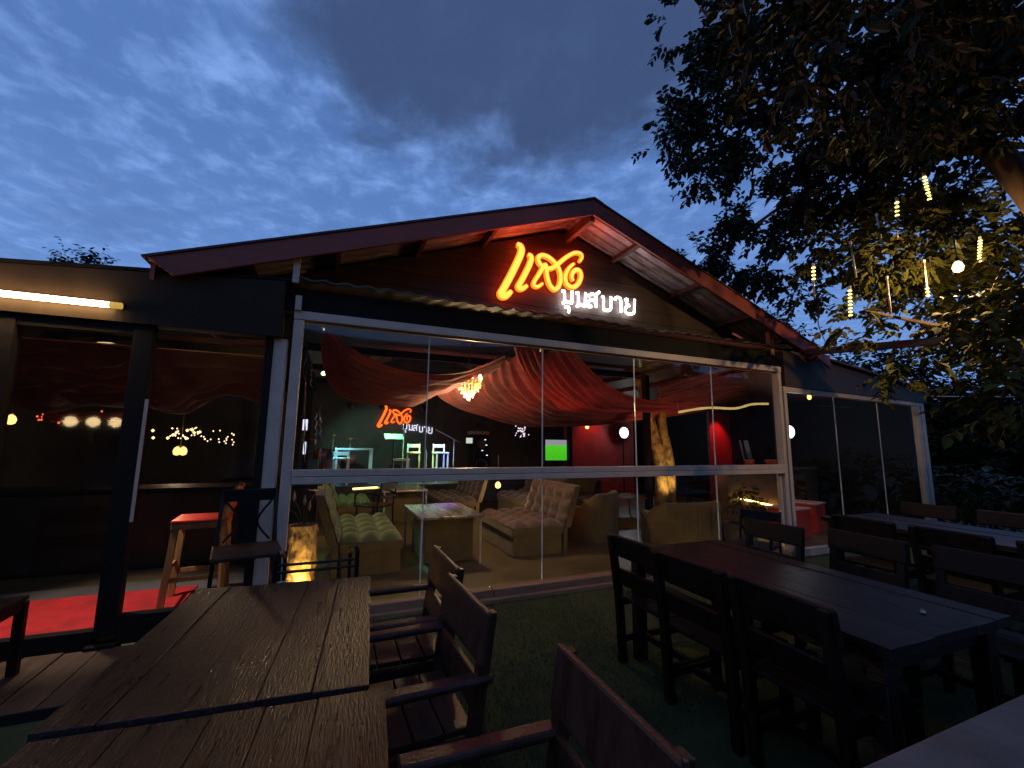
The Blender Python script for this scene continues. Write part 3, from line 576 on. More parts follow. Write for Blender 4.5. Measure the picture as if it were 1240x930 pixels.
# ------------------------------------------------------------------ stage and band gear
stg = structure(box('stage', (2.3, 7.4, .31), (9.2, 2.9, .48), mat('stage_black', (.03, .03, .032), .5, 0, .3, 4), None, bevel=.01))
ZS = .55
def frame_stool(label, loc, wd, h, m, back=0):
    t = thing('bar_stool', label, 'stool', loc, random.uniform(-.2, .2), 'stools on the stage'); s = wd/2; th = .035
    for sx in (-1, 1):
        for sy in (-1, 1): box('leg', (sx*(s-th/2), sy*(s-th/2), h/2), (th, th, h), m, t)
        box('stretcher', (sx*(s-th/2), 0, h*.38), (th*.8, wd-2*th, th), m, t)
    for sy in (-1, 1): box('stretcher', (0, sy*(s-th/2), h*.45), (wd-2*th, th*.8, th), m, t)
    box('seat', (0, 0, h+.02), (wd+.02, wd+.02, .04), m, t, bevel=.006)
    if back:
        for sx in (-1, 1): box('back_post', (sx*(s-th/2), s-th/2, h+.04+back/2), (th*.9, th*.8, back), m, t)
        box('back_rail', (0, s-th/2, h+.04+back-.05), (wd-2*th, th*.6, .08), m, t)
    return t
M_SW = mat('white_stool_wood', (.72, .72, .68), .5, 0, .1, 5)
frame_stool('tall pale stool lit green behind the leftmost glass seam', P(499, 590, y=6.7).xy.to_3d()+Vector((0, 0, ZS)), .32, .68, M_SW, .2)
frame_stool('tall pale stool lit yellow to the right of the leftmost glass seam', P(532, 590, y=6.7).xy.to_3d()+Vector((0, 0, ZS)), .32, .68, M_SW, .2)
frame_stool('low pale stool lit blue next to the guitar', P(484, 590, y=6.9).xy.to_3d()+Vector((0, 0, ZS)), .40, .50, M_SW)
t = frame_stool('short pale stool lit cyan in front of the pale table', P(411, 590, y=6.3).xy.to_3d()+Vector((0, 0, ZS)), .32, .55, M_SW, .14)
t = thing('side_table', 'pale open framed table lit cyan on the stage', 'table', P(426, 590, y=6.7).xy.to_3d()+Vector((0, 0, ZS)))
box('table_top', (0, 0, .78), (.82, .42, .04), M_SW, t)
for sx in (-1, 1):
    for sy in (-1, 1): box('leg', (sx*.38, sy*.18, .38), (.05, .05, .76), M_SW, t)
box('stretcher', (0, .18, .16), (.7, .04, .05), M_SW, t); box('stretcher', (0, -.18, .16), (.7, .04, .05), M_SW, t)
# drum kit
dl = P(397, 590, y=7.6).xy.to_3d()+Vector((0, 0, ZS)); t = thing('drum_kit', 'drum kit with cymbals at the left end of the stage', 'drum kit', dl)
MB().lathe((0, 0, 0), [(.24, -.18), (.25, -.17), (.25, .17), (.24, .18)], 20).build('bass_drum', mat('drum_shell', (.25, .07, .03), .25, 0, .3, 5), t, smooth=True).matrix_local = Matrix.Translation((0, 0, .26)) @ Matrix.Rotation(R(90), 4, 'X')
for x, y, z, r in ((-.22, -.05, .62, .15), (.2, -.05, .64, .14), (.45, .25, .5, .18)): MB().lathe((x, y, z), [(r, -.1), (r, .1)], 16).build('tom', MATS['drum_shell'], t, smooth=True)
for x, y, z, r in ((-.5, .0, .98, .22), (.45, -.1, 1.02, .2), (.05, .2, 1.1, .2)):
    c = MB().lathe((x, y, z), [(r, 0), (r*.3, .018), (.04, .04), (.01, .045)], 20).build('cymbal', M_BRASS, t, smooth=True); MB().tube([(x, y, z), (x, y, .02)], .012, 6).build('stand', M_ALU, c)
# guitar, music stand, microphones
gl = P(476, 590, y=7.0).xy.to_3d()+Vector((0, 0, ZS)); t = thing('guitar', 'dark guitar leaning on a stand between pale stools', 'guitar', gl)
gv = []
for i in range(24):
    a = 6.283*i/24; r = .17*(1+.18*math.cos(2*a)-.12*math.sin(a)); gv.append((r*math.cos(a)*.9, 0, .26+r*math.sin(a)*1.25))
MB().prism(gv, (0, .07, 0)).build('body', mat('guitar_black', (.03, .05, .12), .2), t); box('neck', (0, .02, .72), (.05, .03, .55), M_BLACKW, t); box('headstock', (0, .02, 1.04), (.08, .025, .14), M_BLACKW, t)
MB().tube([(-.15, .2, 0), (0, .08, .5), (.15, .2, 0)], .012, 6).build('stand', M_BLKMET, t)
ml = P(474, 590, y=6.5).xy.to_3d()+Vector((0, 0, ZS)); t = thing('music_stand', 'music stand with a sheet lit bright green', 'music stand', ml)
MB().tube([(0, 0, .05), (0, 0, 1.02)], .014, 6).build('pole', M_BLKMET, t); MB().box((0, 0, 1.08), (.42, .02, .26), Matrix.Rotation(R(-62), 3, 'X')).build('desk', mat('sheet_green_lit', (.35, .8, .4), .6), t)  # green of the stage light put into the sheet colour
for k in range(3): MB().tube([(0, 0, .25), (.22*math.cos(k*2.09), .22*math.sin(k*2.09), .01)], .01, 5).build('foot', M_BLKMET, t)
def mic(label, px, y, h, boom=0):
    l = P(px, 590, y=y).xy.to_3d()+Vector((0, 0, ZS)); t = thing('microphone_stand', label, 'microphone', l, 0, 'microphone stands')
    MB().tube([(0, 0, .02), (0, 0, h)], .013, 6).build('pole', M_ALU, t)
    for k in range(3): MB().tube([(0, 0, .2), (.25*math.cos(k*2.09+.4), .25*math.sin(k*2.09+.4), .01)], .011, 5).build('foot', M_BLKMET, t)
    e = Vector((-boom, -.1, h+.25*bool(boom))); MB().tube([(boom*.3, .03, h-.08), e], .011, 6).build('boom', M_ALU, t); MB().lathe(e, [(.01, -.08), (.03, .0), (.025, .05), (.004, .06)], 8).build('capsule', M_BLKMET, t)
mic('microphone stand with a long boom right of the tall yellow stool', 548, 6.9, 1.05, .55); mic('straight microphone stand in front of the indoor neon sign', 486, 7.0, 1.35); mic('thin stand with a short tray beside the leftmost glass seam', 515, 6.4, .8)
sl_ = P(579, 590, y=7.6).xy.to_3d()+Vector((0, 0, ZS)); t = thing('speaker_stack', 'black speaker stack with a small pale screen on the stage', 'speakers', sl_)
box('cabinet', (0, 0, .35), (.5, .45, .7), M_BLKMET, t, bevel=.02); box('cabinet', (0, 0, .95), (.42, .4, .48), M_BLKMET, t, bevel=.02); box('mixer', (-.05, -.05, 1.24), (.55, .35, .1), mat('mixer_grey', (.35, .35, .34), .5), t, bevel=.02)
for z, r in ((.35, .18), (.95, .14)): MB().lathe((0, 0, 0), [(r, 0), (r, .02), (r*.4, -.02)], 18).build('cone', M_WALLD, t).matrix_local = Matrix.Translation((0, -.22, z)) @ Matrix.Rotation(R(90), 4, 'X')
box('screen', (-.36, -.22, 1.02), (.18, .02, .15), emat('pale_screen', (.85, .9, .75), .8), t)
for i, (x, z) in enumerate(((.1, 1.05), (.14, .9), (.02, .75), (.16, .62))): box('indicator', (x, -.235, z), (.05, .01, .02), emat('cool_led', (.8, .85, 1), 2.0, False), t)
# television
tl = P(675, 545, y=6.12); t = thing('television', 'television showing a bright green football pitch', 'television', tl)
M_TV = bpy.data.materials.new('pitch_picture'); M_TV.use_nodes = True; tt = M_TV.node_tree; tt.nodes.clear(); te = tt.nodes.new('ShaderNodeEmission'); to = tt.nodes.new('ShaderNodeOutputMaterial'); tcn = tt.nodes.new('ShaderNodeTexCoord'); tn = tt.nodes.new('ShaderNodeTexNoise'); tn.inputs[2].default_value = 18
ts = tt.nodes.new('ShaderNodeSeparateXYZ'); tr_ = tt.nodes.new('ShaderNodeValToRGB'); tt.links.new(tcn.outputs['Generated'], ts.inputs[0]); tt.links.new(ts.outputs[2], tr_.inputs[0]); cr = tr_.color_ramp
cr.elements[0].color = (.10, .75, .02, 1); cr.elements[1].color = (.35, .35, .4, 1); cr.elements[0].position = .70; cr.elements[1].position = .76; e_ = cr.elements.new(.12); e_.color = (.08, .62, .02, 1)
mxx = tt.nodes.new('ShaderNodeMix'); mxx.data_type = 'RGBA'; mxx.blend_type = 'MULTIPLY'; mxx.inputs[0].default_value = .4; tt.links.new(tcn.outputs['Generated'], tn.inputs[0]); tt.links.new(tr_.outputs[0], mxx.inputs[6]); tt.links.new(tn.outputs[1], mxx.inputs[7]); tt.links.new(mxx.outputs[2], te.inputs[0]); te.inputs[1].default_value = 1.1; tt.links.new(te.outputs[0], to.inputs[0])
box('casing', (0, .03, 0), (.78, .05, .60), M_BLKMET, t, bevel=.01); box('screen', (0, -.002, .0), (.72, .008, .54), M_TV, t); MB().tube([(0, .06, -.2), (0, .06, -tl.z+.07)], .03, 8).build('stand', M_BLKMET, t); box('foot', (0, .06, -tl.z+.085), (.5, .3, .03), M_BLKMET, t)
# vertical purple light panels at the entrance
for nm, (x0, y0, x1, y1), lb in (('a', (316, 498, 321, 526), 'upper violet light panel by the light grey post'), ('b', (313, 534, 319, 563), 'lower violet light panel by the light grey post')):
    a = P(x0, y1, y=1.2); b = P(x1, y0, y=1.2); c = (a+b)/2; t = thing('illuminated_sign', lb, 'sign', c)
    box('panel', (0, 0, 0), (abs(b.x-a.x), .02, abs(b.z-a.z)), emat('violet_panel', (.55, .35, 1), 1.6), t); box('casing', (0, .03, 0), (abs(b.x-a.x)+.03, .03, abs(b.z-a.z)+.03), M_BLKMET, t)
for (x0, y0, x1, y1), lb in (((366, 508, 373, 521), 'upper white poster screen at the left edge of the big window'), ((366.5, 535, 371, 550), 'lower white strip screen at the left edge of the big window')):
    a = P(x0, y1, y=2.4); b = P(x1, y0, y=2.4); c = (a+b)/2; t = thing('illuminated_sign', lb, 'sign', c); box('panel', (0, 0, 0), (abs(b.x-a.x), .02, abs(b.z-a.z)), emat('white_panel', (.8, .8, 1), 1.2), t); box('casing', (0, .03, 0), (abs(b.x-a.x)+.03, .03, abs(b.z-a.z)+.03), M_BLKMET, t)
a = P(632, 523, y=6.0); t = thing('flower_lamp', 'cluster of pale glowing blossoms hanging left of the television', 'lamp', a); mb = MB(); rf = random.Random(8)
for i in range(34): mb.lathe(Vector((rf.gauss(0, .07), rf.gauss(0, .05), rf.gauss(0, .09))), [(.002, -.016), (.018, 0), (.002, .016)], 5)
mb.build('blossom', emat('pale_blossom', (.9, .75, .85), 1.8, False), t)['kind'] = 'stuff'; MB().tube([(0, 0, 0), (0, 0, -1.0)], .012, 5).build('stem', M_BLKMET, t)
# tinsel strings at the left edge
t = thing('tinsel_garland', 'silvery tinsel strings hanging at the left edge of the big window', 'garland', P(372, 440, y=1.6)); rf = random.Random(2)
for k, (px, y0, y1) in enumerate(((369, 425, 560), (376, 430, 470), (388, 490, 560), (383, 500, 545))):
    o0 = P(372, 440, y=1.6); q = [P(px+rf.uniform(-1.6, 1.6), lerp(y0, y1, i/14), y=1.6)-o0 for i in range(15)]; MB().tube(q, [.004+.010*rf.random()**2 for _ in q], 5).build('strand', mat('tinsel', (.6, .6, .62), .2, .95), t)

# ------------------------------------------------------------------ velvet benches, tables, armchairs
def bench(label, loc, rz, wd, ln, mseat, mbody, h=.47, back=.52):
    """seat faces local +x, runs along local y"""
    t = thing('bench_sofa', label, 'sofa', loc, rz, 'tufted velvet benches')
    box('base', (0, 0, .13), (wd-.04, ln-.02, .26), mbody, t, bevel=.012); box('apron', (.0, 0, .300), (wd, ln, .11), mbody, t, bevel=.015)
    nx, ny = 27, 45; rows = []
    def tuft(u, v, cu, cv): return (abs(math.sin(u*math.pi*cu))*abs(math.sin(v*math.pi*cv)))**.55
    for j in range(ny+1):
        v = j/ny; row = []
        for i in range(nx+1):
            u = i/nx; ed = min(1, 9*min(u, 1-u))*min(1, 14*min(v, 1-v))
            row.append((-wd/2+u*wd, -ln/2+v*ln, h-.042+.02*min(1, ed)**.5+.062*tuft(u, v, 3, 5)))
        rows.append(row)
    mb = MB().grid(rows); mb.box((0, 0, .347), (wd-.004, ln-.004, .016)); mb.build('seat_cushion', mseat, t, smooth=True)
    rows = []
    for j in range(ny+1):
        v = j/ny; row = []
        for i in range(18+1):
            u = i/18; z = h-.06+u*back; x = -wd/2-.01-u*.17
            row.append((x+.055*tuft(u, v, 3, 5)*min(1, 6*min(u, 1-u)+.1), -ln/2+v*ln, z))
        rows.append(row)
    MB().grid(rows).build('back_cushion', mseat, t, smooth=True)
    b0, b1 = (-wd/2-.012, h-.10), (-wd/2-.188, h-.06+back)
    MB().prism([(b0[0], -ln/2, b0[1]), (b1[0], -ln/2, b1[1]), (b1[0]-.09, -ln/2, b1[1]+.01), (b0[0]-.11, -ln/2, b0[1]+.03)], (0, ln, 0)).build('back_panel', mbody, t, bevel=.012)
    MB().prism([(b0[0], -ln/2+.02, .0), (b0[0], -ln/2+.02, .36), (b0[0]-.06, -ln/2+.02, .36), (b0[0]-.06, -ln/2+.02, 0)], (0, ln-.04, 0)).build('plinth', mbody, t)
    return t
bench('green tufted velvet bench nearest the carved glowing log', (.50, 1.72, .07), 0, .66, 1.6, M_SOFAG, M_SOFA, .40)
bench('brown tufted bench with mauve back facing the shiny table', (2.58, 1.70, .07), math.pi, .74, 1.3, M_SOFAP, M_SOFA, .40)
bench('bright green bench in the second row on the left', (.46, 4.4, .07), 0, .56, 1.3, M_SOFAG, M_SOFA, .40)
bench('dim bench with a tall mauve back in the second row', (2.30, 4.5, .07), math.pi, .62, 1.5, M_SOFAP, M_SOFA, .40)
bench('dark mauve bench in the back of the room behind the tub armchair', (3.75, 4.0, .07), math.pi*1.02, .62, 1.5, M_SOFAP, M_SOFA, .40)
bench('dim mauve bench at the far right of the second row', (4.9, 4.9, .07), math.pi*.5, .62, 1.6, M_SOFAP, M_SOFA, .40)
def box_table(label, loc, lx, ly, h, mt, base=True):
    t = thing('cocktail_table', label, 'table', loc, 0, 'indoor tables'); MB().box((0, 0, h-.015), (lx, ly, .03)).build('table_top', mt, t, bevel=.006)
    if base: box('pedestal', (.02, .05, (h-.03)/2), (lx*.78, ly*.72, h-.03), M_SOFA, t, bevel=.01)
    for sx in (-1, 1):
        for sy in (-1, 1): MB().tube([(sx*(lx/2-.03), sy*(ly/2-.03), h-.03), (sx*(lx/2-.03), sy*(ly/2-.03), 0)], .014, 8).build('leg', M_ALU, t)
    return t
box_table('shiny topped table between the two front velvet benches', (1.40, 1.52, .07), .78, 1.15, .57, M_TOP)
box_table('pale topped table in the second row under the rail', (1.32, 4.35, .07), .80, 1.0, .58, mat('pale_table_top', (.55, .5, .42), .15, 0, .2, 3))
box_table('dark table with a glossy top reflecting red behind the round armchair', (5.35, 3.3, .07), 1.5, .8, P(750, 602, y=3.1).z-.07, M_TOP, False)
def tub_chair(label, loc, rz, wd, dp, h, m):
    t = thing('armchair', label, 'armchair', loc, rz, 'olive armchairs'); rows_o = []; n = 26
    def prof(th):   # back at local -y, wraps to the sides, arms fall lower to the front
        c = math.cos(th); s = math.sin(th); ex = 3.2; r = (abs(c)**ex+abs(s)**ex)**(-1/ex); k = max(0, -s)
        return Vector((wd/2*r*c, dp/2*r*s, 0)), h*(.72+.28*min(1, k*1.6+.0))
    outer = []; inner = []; tops = []
    for i in range(n+1):
        th = lerp(R(40), R(-220), i/n); p, hz = prof(th); outer.append([Vector((p.x, p.y, z)) for z in (.0, hz*.5, hz-.03)]+[Vector((p.x*.97, p.y*.97, hz))]+[Vector((p.x*.84, p.y*.84, hz)), Vector((p.x*.80, p.y*.80, hz-.04)), Vector((p.x*.78, p.y*.78, .3))])
    MB().grid(outer).build('shell', m, t, smooth=True)
    box('seat_cushion', (0, .05, .31), (wd*.76, dp*.8, .16), m, t, bevel=.04); box('base', (0, .02, .12), (wd*.8, dp*.8, .22), m, t, bevel=.01)
    for i in range(3): MB().tube([(wd*.2*(i-1), -dp*.5-.004, h*.15), (wd*.2*(i-1), -dp*.5-.004, h*.92)], .004, 5).build('seam', m, t)
    return t
tub_chair('rounded olive armchair with a dipped arm beside the mauve backed bench', P(732, 655, z=.1).xy.to_3d()+Vector((.05, .45, .07)), R(35), .85, .8, .70, M_SOFA)
tub_chair('wide olive sofa seen from behind next to the leafy plant', (5.16, 1.25, .07), R(-3), 1.25, .75, .58, M_SOFA)
# dark seats in the back of the room
def cafe_chair(name, label, loc, rz, m, arms=True, h=.82, group=None):
    t = thing(name, label, 'chair', loc, rz, group)
    for sx in (-1, 1):
        MB().tube([(.19, sx*.2, 0), (.18, sx*.2, .45)], .014, 6).build('leg', m, t); MB().tube([(-.22, sx*.2, 0), (-.18, sx*.2, .45), (-.25, sx*.2, h)], .014, 6).build('leg', m, t)
        if arms: MB().tube(spline([(-.21, sx*.22, .63), (.0, sx*.24, .67), (.18, sx*.24, .65), (.2, sx*.22, .45)], 4), .013, 6).build('armrest', m, t)
    box('seat', (0, 0, .46), (.42, .42, .03), m, t, bevel=.008); box('back_rail', (-.245, 0, h-.06), (.025, .42, .10), m, t, bevel=.006); box('back_rail', (-.215, 0, .60), (.02, .40, .04), m, t)
    return t
for i, (px, y, rz, lb) in enumerate(((455, 3.0, 2.4, 'dark chair with a pale edge behind the shiny table'), (845, 3.9, .6, 'dark chair left of the red partition behind the sofa'), (870, 4.2, 2.0, 'dark chair tucked behind the sofa near the leafy plant'), (655, 5.6, 1.2, 'dark chair standing at the stage end left of the television'))):
    cafe_chair('cafe_chair', lb, P(px, 600, y=y).xy.to_3d()+Vector((0, 0, .07)), rz, M_BLKMET, group='dark chairs inside')
# interior tree trunk with uplight
bp = P(805, 620, y=3.2).xy.to_3d()+Vector((0, 0, .07)); t = thing('tree_trunk', 'gnarled twin tree trunk lit yellow inside the room', 'tree', bp)
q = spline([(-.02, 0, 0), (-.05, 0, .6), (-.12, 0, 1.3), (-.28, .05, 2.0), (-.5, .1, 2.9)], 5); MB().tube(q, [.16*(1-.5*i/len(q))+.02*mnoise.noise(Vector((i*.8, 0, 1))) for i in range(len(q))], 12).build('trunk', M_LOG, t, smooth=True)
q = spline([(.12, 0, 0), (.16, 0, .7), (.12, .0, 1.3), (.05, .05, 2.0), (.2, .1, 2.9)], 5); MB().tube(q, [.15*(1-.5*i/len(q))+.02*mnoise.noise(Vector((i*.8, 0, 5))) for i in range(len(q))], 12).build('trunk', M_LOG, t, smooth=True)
wall_spot('uplight', 'floor spotlight at the foot of the gnarled trunk', bp+Vector((-.2, -.75, .12)), bp+Vector((0, 0, 1.3)), 70, (1, .7, .28), (1, .72, .3), cone=70, cat='spotlight')
# carved log with flowers and uplight
cl = Vector((-.18, .42, .07)); t = thing('carved_log', 'carved log planter glowing yellow behind the glass corner', 'planter', cl)
rows = []
for j in range(48):
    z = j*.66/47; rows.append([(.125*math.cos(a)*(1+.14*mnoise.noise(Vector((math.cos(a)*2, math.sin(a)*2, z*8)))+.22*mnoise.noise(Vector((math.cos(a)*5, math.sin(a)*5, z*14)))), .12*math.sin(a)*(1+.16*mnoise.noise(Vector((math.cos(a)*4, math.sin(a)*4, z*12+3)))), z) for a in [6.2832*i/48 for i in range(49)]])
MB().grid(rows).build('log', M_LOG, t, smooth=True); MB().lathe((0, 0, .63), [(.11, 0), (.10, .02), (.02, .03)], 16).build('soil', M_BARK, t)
rf = random.Random(7); M_FLW = mat('dry_flower', (.5, .32, .16), .7, 0, .3, 6)
for k, (dx, dz, fl_) in enumerate(((.06, .32, 1), (-.06, .24, 0), (.0, .2, 0), (-.1, .18, 0), (.03, .15, 0))):
    st = MB().tube(spline([(dx*.3, 0, .64), (dx*.6, -.01, .64+dz*.6), (dx*1.5, -.02, .64+dz)], 4), .006, 5).build('stem', M_LEAFY, t)
    if fl_:
        mb = MB(); c = Vector((dx*1.5, -.02, .64+dz))
        for i in range(7):
            a = i*.9; d = Vector((math.cos(a), math.sin(a)*.6, .25)); n_ = Vector((-math.sin(a), math.cos(a), 0)); mb.add([c, c+d*.045+n_*.028, c+d*.085, c+d*.045-n_*.028], [(0, 1, 2, 3)])
        mb.build('flower', M_FLW, t)
    else: MB().lathe((dx*1.5, -.02, .64+dz), [(.003, -.01), (.016, .03), (.002, .09)], 6).build('bud', M_FLW, t, smooth=True)
wall_spot('uplight', 'small floor spotlight in front of the carved log', (-.16, .13, .14), (-.18, .42, .5), 16, (1, .68, .24), (1, .72, .3), cone=95, r=.04, cat='spotlight')
# red bar stool inside the entrance
ZC = .115
cp = structure(box('carpet_base', (-1.6, .75, .085), (2.6, 1.3, .03), M_WALLD)); cp.name = 'entrance_platform'
ca = box('carpet', (-2.0, .58, .108), (1.84, .92, .012), M_CARPET); tag(ca, 'bright red carpet inside the glass door', 'carpet')
t = thing('bar_stool', 'wooden bar stool with a red seat inside the door', 'stool', (-1.0, .60, ZC), R(4))
for sx, sy, top in ((-1, -1, .66), (-1, 1, .66)): MB().bar((sx*.21, sy*.18, 0), (sx*.17, sy*.16, top), .045, .045, (0, 1, 0)).build('leg', M_STOOLW, t)
for sy in (-1, 1):
    MB().tube(spline([(.20, sy*.18, 0), (.18, sy*.17, .5), (.17, sy*.17, .72), (.26, sy*.17, .98)], 3), .026, 4).build('leg', M_STOOLW, t)
    MB().bar((-.19, sy*.17, .22), (.19, sy*.17, .22), .02, .035).build('stretcher', M_STOOLW, t)
MB().bar((-.2, -.17, .30), (-.2, .17, .30), .02, .035).build('stretcher', M_STOOLW, t); box('seat_frame', (0, 0, .655), (.40, .38, .05), M_STOOLW, t, bevel=.004); box('seat', (0, 0, .693), (.41, .39, .025), M_REDS, t, bevel=.008)
for z in (.80, .93): MB().bar((.19+(z-.72)*.35, -.17, z), (.19+(z-.72)*.35, .17, z), .02, .06).build('back_rail', M_REDS, t)
# a low counter with a brassy sheen further in
t = thing('counter', 'low brown counter with a brassy front inside the entrance', 'counter', (-1.9, 2.3, .07)); box('body', (0, 0, .42), (3.6, .5, .84), mat('bronze_panel', (.022, .012, .006), .35, .2, .3, 2), t, bevel=.02); box('top', (0, -.02, .86), (3.7, .6, .04), M_BLACKW, t, bevel=.01)
# red cubes, leaning boards, bench in the side wing
for i, (x, y, s, lb) in enumerate(((6.98, .75, .44, 'red cube stool nearest the window post'), (7.78, 1.0, .46, 'red cube stool behind the glass seam of the right hand window'))):
    t = thing('cube_stool', lb, 'stool', (x, y, .07), R(8+i*9), 'red cube stools'); box('body', (0, 0, s/2), (s, s, s), M_REDS, t, bevel=.012); box('lid', (0, 0, s+.012), (s+.03, s+.03, .024), mat('pinkish_lid', (.6, .35, .32), .3), t, bevel=.006)
CT = P(921, 567, y=1.8).z
for i, (px, lb) in enumerate(((908, 'small red box tilted on the brown counter inside'), (934, 'upright red box on the brown counter beside the window frame'))):
    c = P(px, 566, y=1.8); t = thing('serving_box', lb, 'box', (c.x, c.y, CT), R(24-20*i)); box('body', (0, 0, .075), (.16, .13, .15), M_REDS, t, bevel=.008); box('lid', (0, 0, .156), (.165, .135, .010), mat('pinkish_lid', (.6, .35, .32), .3), t)
t = thing('counter', 'brown counter with a glowing strip behind the leafy plant', 'counter', (8.0, 1.85, .07)); M_BRC = mat('brown_counter', (.14, .085, .05), .5, 0, .3, 2, .1, 20)
box('body', (0, 0, (CT-.07)/2-.02), (2.5, .3, CT-.11), M_BRC, t); box('top', (0, 0, CT-.07-.02), (2.56, .36, .04), M_BRC, t, bevel=.006)
wall_spot('ceiling_lamp', 'warm downlight over the red cube stools', (7.3, .9, 2.28), (7.3, .55, 0), 16, (1, .62, .35), (1, .7, .4), cone=70, cat='lamp')
t = thing('leaning_boards', 'bundle of long dark boards leaning behind the red cubes', 'boards', (7.35, 1.6, .07))
for k, (dx, tp) in enumerate(((0, .06), (.09, .1), (.19, .03), (.27, -.02))): MB().bar((dx, 0, 0), (dx+tp, .35, 1.55), .05, .02, (0, 1, 0)).build('board', M_CHAIRW, t)
cafe_chair('cafe_chair', 'dark wooden chair behind the glass seam by the red cubes', (8.25, 1.6, .07), 2.6, M_CHAIRW, True, .8, 'dark chairs inside')

# ------------------------------------------------------------------ plants
def leaf_mesh(mb, p, d, nrm, ln, wd):
    d = d.normalized(); s = d.cross(nrm)
    if s.length < 1e-4: return
    s.normalize(); u = s.cross(d)
    mb.add([p, p+d*ln*.33+s*wd+u*wd*.35, p+d*ln*.7+s*wd*.75+u*wd*.2, p+d*ln-u*wd*.3, p+d*ln*.7-s*wd*.75+u*wd*.2, p+d*ln*.33-s*wd+u*wd*.35], [(0, 1, 2, 3), (0, 3, 4, 5)])
def rvec(rg): 
    while True:
        v = Vector((rg.uniform(-1, 1), rg.uniform(-1, 1), rg.uniform(-1, 1)))
        if .05 < v.length < 1: return v
def spray(mb, tw, rg, p, d, ln, nleaf, leaf, o0):
    d = d.normalized(); q = [p]; cur = d.copy()
    for i in range(4): cur = (cur+rvec(rg)*.25+Vector((0, 0, -.06))).normalized(); q.append(q[-1]+cur*ln/4)
    tw.tube([x-o0 for x in q], [.005, .004, .003, .002, .0015], 4, cap=False)
    for i in range(nleaf):
        f = (i+.5)/nleaf*4; k = min(int(f), 3); x = q[k].lerp(q[k+1], f-k); ax = (q[k+1]-q[k]).normalized()
        side = ax.cross(Vector((0, 0, 1))+rvec(rg)*.5); side = side.normalized() if side.length > .01 else Vector((1, 0, 0)); sd = side*(1 if i % 2 else -1)
        dr = (ax*.6+sd*.9+Vector((0, 0, -.3))+rvec(rg)*.4); sc = leaf*rg.uniform(.65, 1.25)
        leaf_mesh(mb, x-o0, dr, (Vector((0, 0, 1))+rvec(rg)*.8), sc, sc*.27)
def near_gap(p):
    for e in (Vector((5.9, 0, 1.6)), Vector((9.0, 0, 1.6)), Vector((4.4, -.15, 3.2))):
        a = P(1160, 323, d=4.15); ab = e-a; t_ = max(0, min(1, (p-a).dot(ab)/ab.length_squared))
        if (p-(a+ab*t_)).length < .30: return True
    return False
def foliage(clumps, rg, o0, per, leaf, tl=.26, nl=9, hollow=.35):
    mb = MB(); tw = MB()
    for c, r, dens in clumps:
        n = int(per*dens*(r/.35)**2)
        for i in range(n):
            v = rvec(rg); v.normalize(); rad = r*(hollow+(1-hollow)*rg.random()**.6)
            p = c+Vector((v.x*rad, v.y*rad, v.z*rad*.8))
            if mnoise.noise(p*2.2) < -.03 or near_gap(p): continue
            spray(mb, tw, rg, p, v+Vector((0, 0, -.25))+rvec(rg)*.7, tl*rg.uniform(.6, 1.2), nl, leaf, o0)
    return mb, tw
rg = random.Random(21)
BULB = P(1160, 323, d=4.15)
TB = Vector((6.3, -3.75, 0))
tree = thing('shade_tree', 'large dark leafy tree overhanging the upper right with hanging lights', 'tree', TB)
CL = []
def cl_add(px, py, d, rpx, dens=1.0): c = P(px, py, d=d); CL.append((c, rpx*d/FPX, dens))
for a in ((828, 28, 5.6, 30), (872, 60, 5.4, 46), (905, 15, 5.2, 50), (860, 112, 5.5, 36), (808, 162, 5.7, 34), (848, 165, 5.6, 40), (893, 150, 5.3, 46), (858, 205, 5.6, 30), (935, 85, 5.0, 55), (960, 25, 4.8, 60), (1015, 55, 4.6, 60), (1075, 25, 4.4, 70), (1135, 60, 4.2, 70), (1200, 30, 4.0, 75), (1235, 110, 3.9, 65), (1050, 110, 4.6, 45, .7),
          (940, 185, 5.2, 46), (985, 150, 4.9, 40, .7), (1045, 165, 4.7, 50), (1105, 145, 4.4, 60), (1165, 130, 4.2, 50), (848, 312, 6.6, 24), (885, 300, 6.5, 34), (868, 280, 6.5, 20), (925, 272, 6.0, 42), (965, 240, 5.4, 46), (932, 318, 6.2, 38), (965, 300, 5.8, 34), (888, 338, 6.6, 20), (1010, 228, 5.0, 46), (1055, 215, 4.8, 45), (1100, 205, 4.6, 40), (1125, 262, 4.5, 30), (1205, 250, 4.2, 28, .7), (1000, 290, 5.2, 30, .7), (960, 365, 6.4, 20), (985, 350, 5.6, 25, .8)):
    cl_add(*a)
for c, r_ in (((3.2, -2.6, 4.6), .8), ((2.2, -3.4, 4.4), .8), ((4.2, -2.4, 4.8), .9), ((3.6, -3.9, 4.6), .9), ((5.0, -3.2, 4.9), 1.0), ((4.6, -4.8, 4.6), 1.0), ((2.8, -5.0, 4.6), .9), ((5.8, -4.5, 5.0), 1.1), ((1.6, -4.6, 4.7), .7), ((6.2, -2.2, 4.9), .9)): CL.append((Vector(c), r_, .55))  # boughs out of view overhead, added to shade the right tables
nA = len(CL)
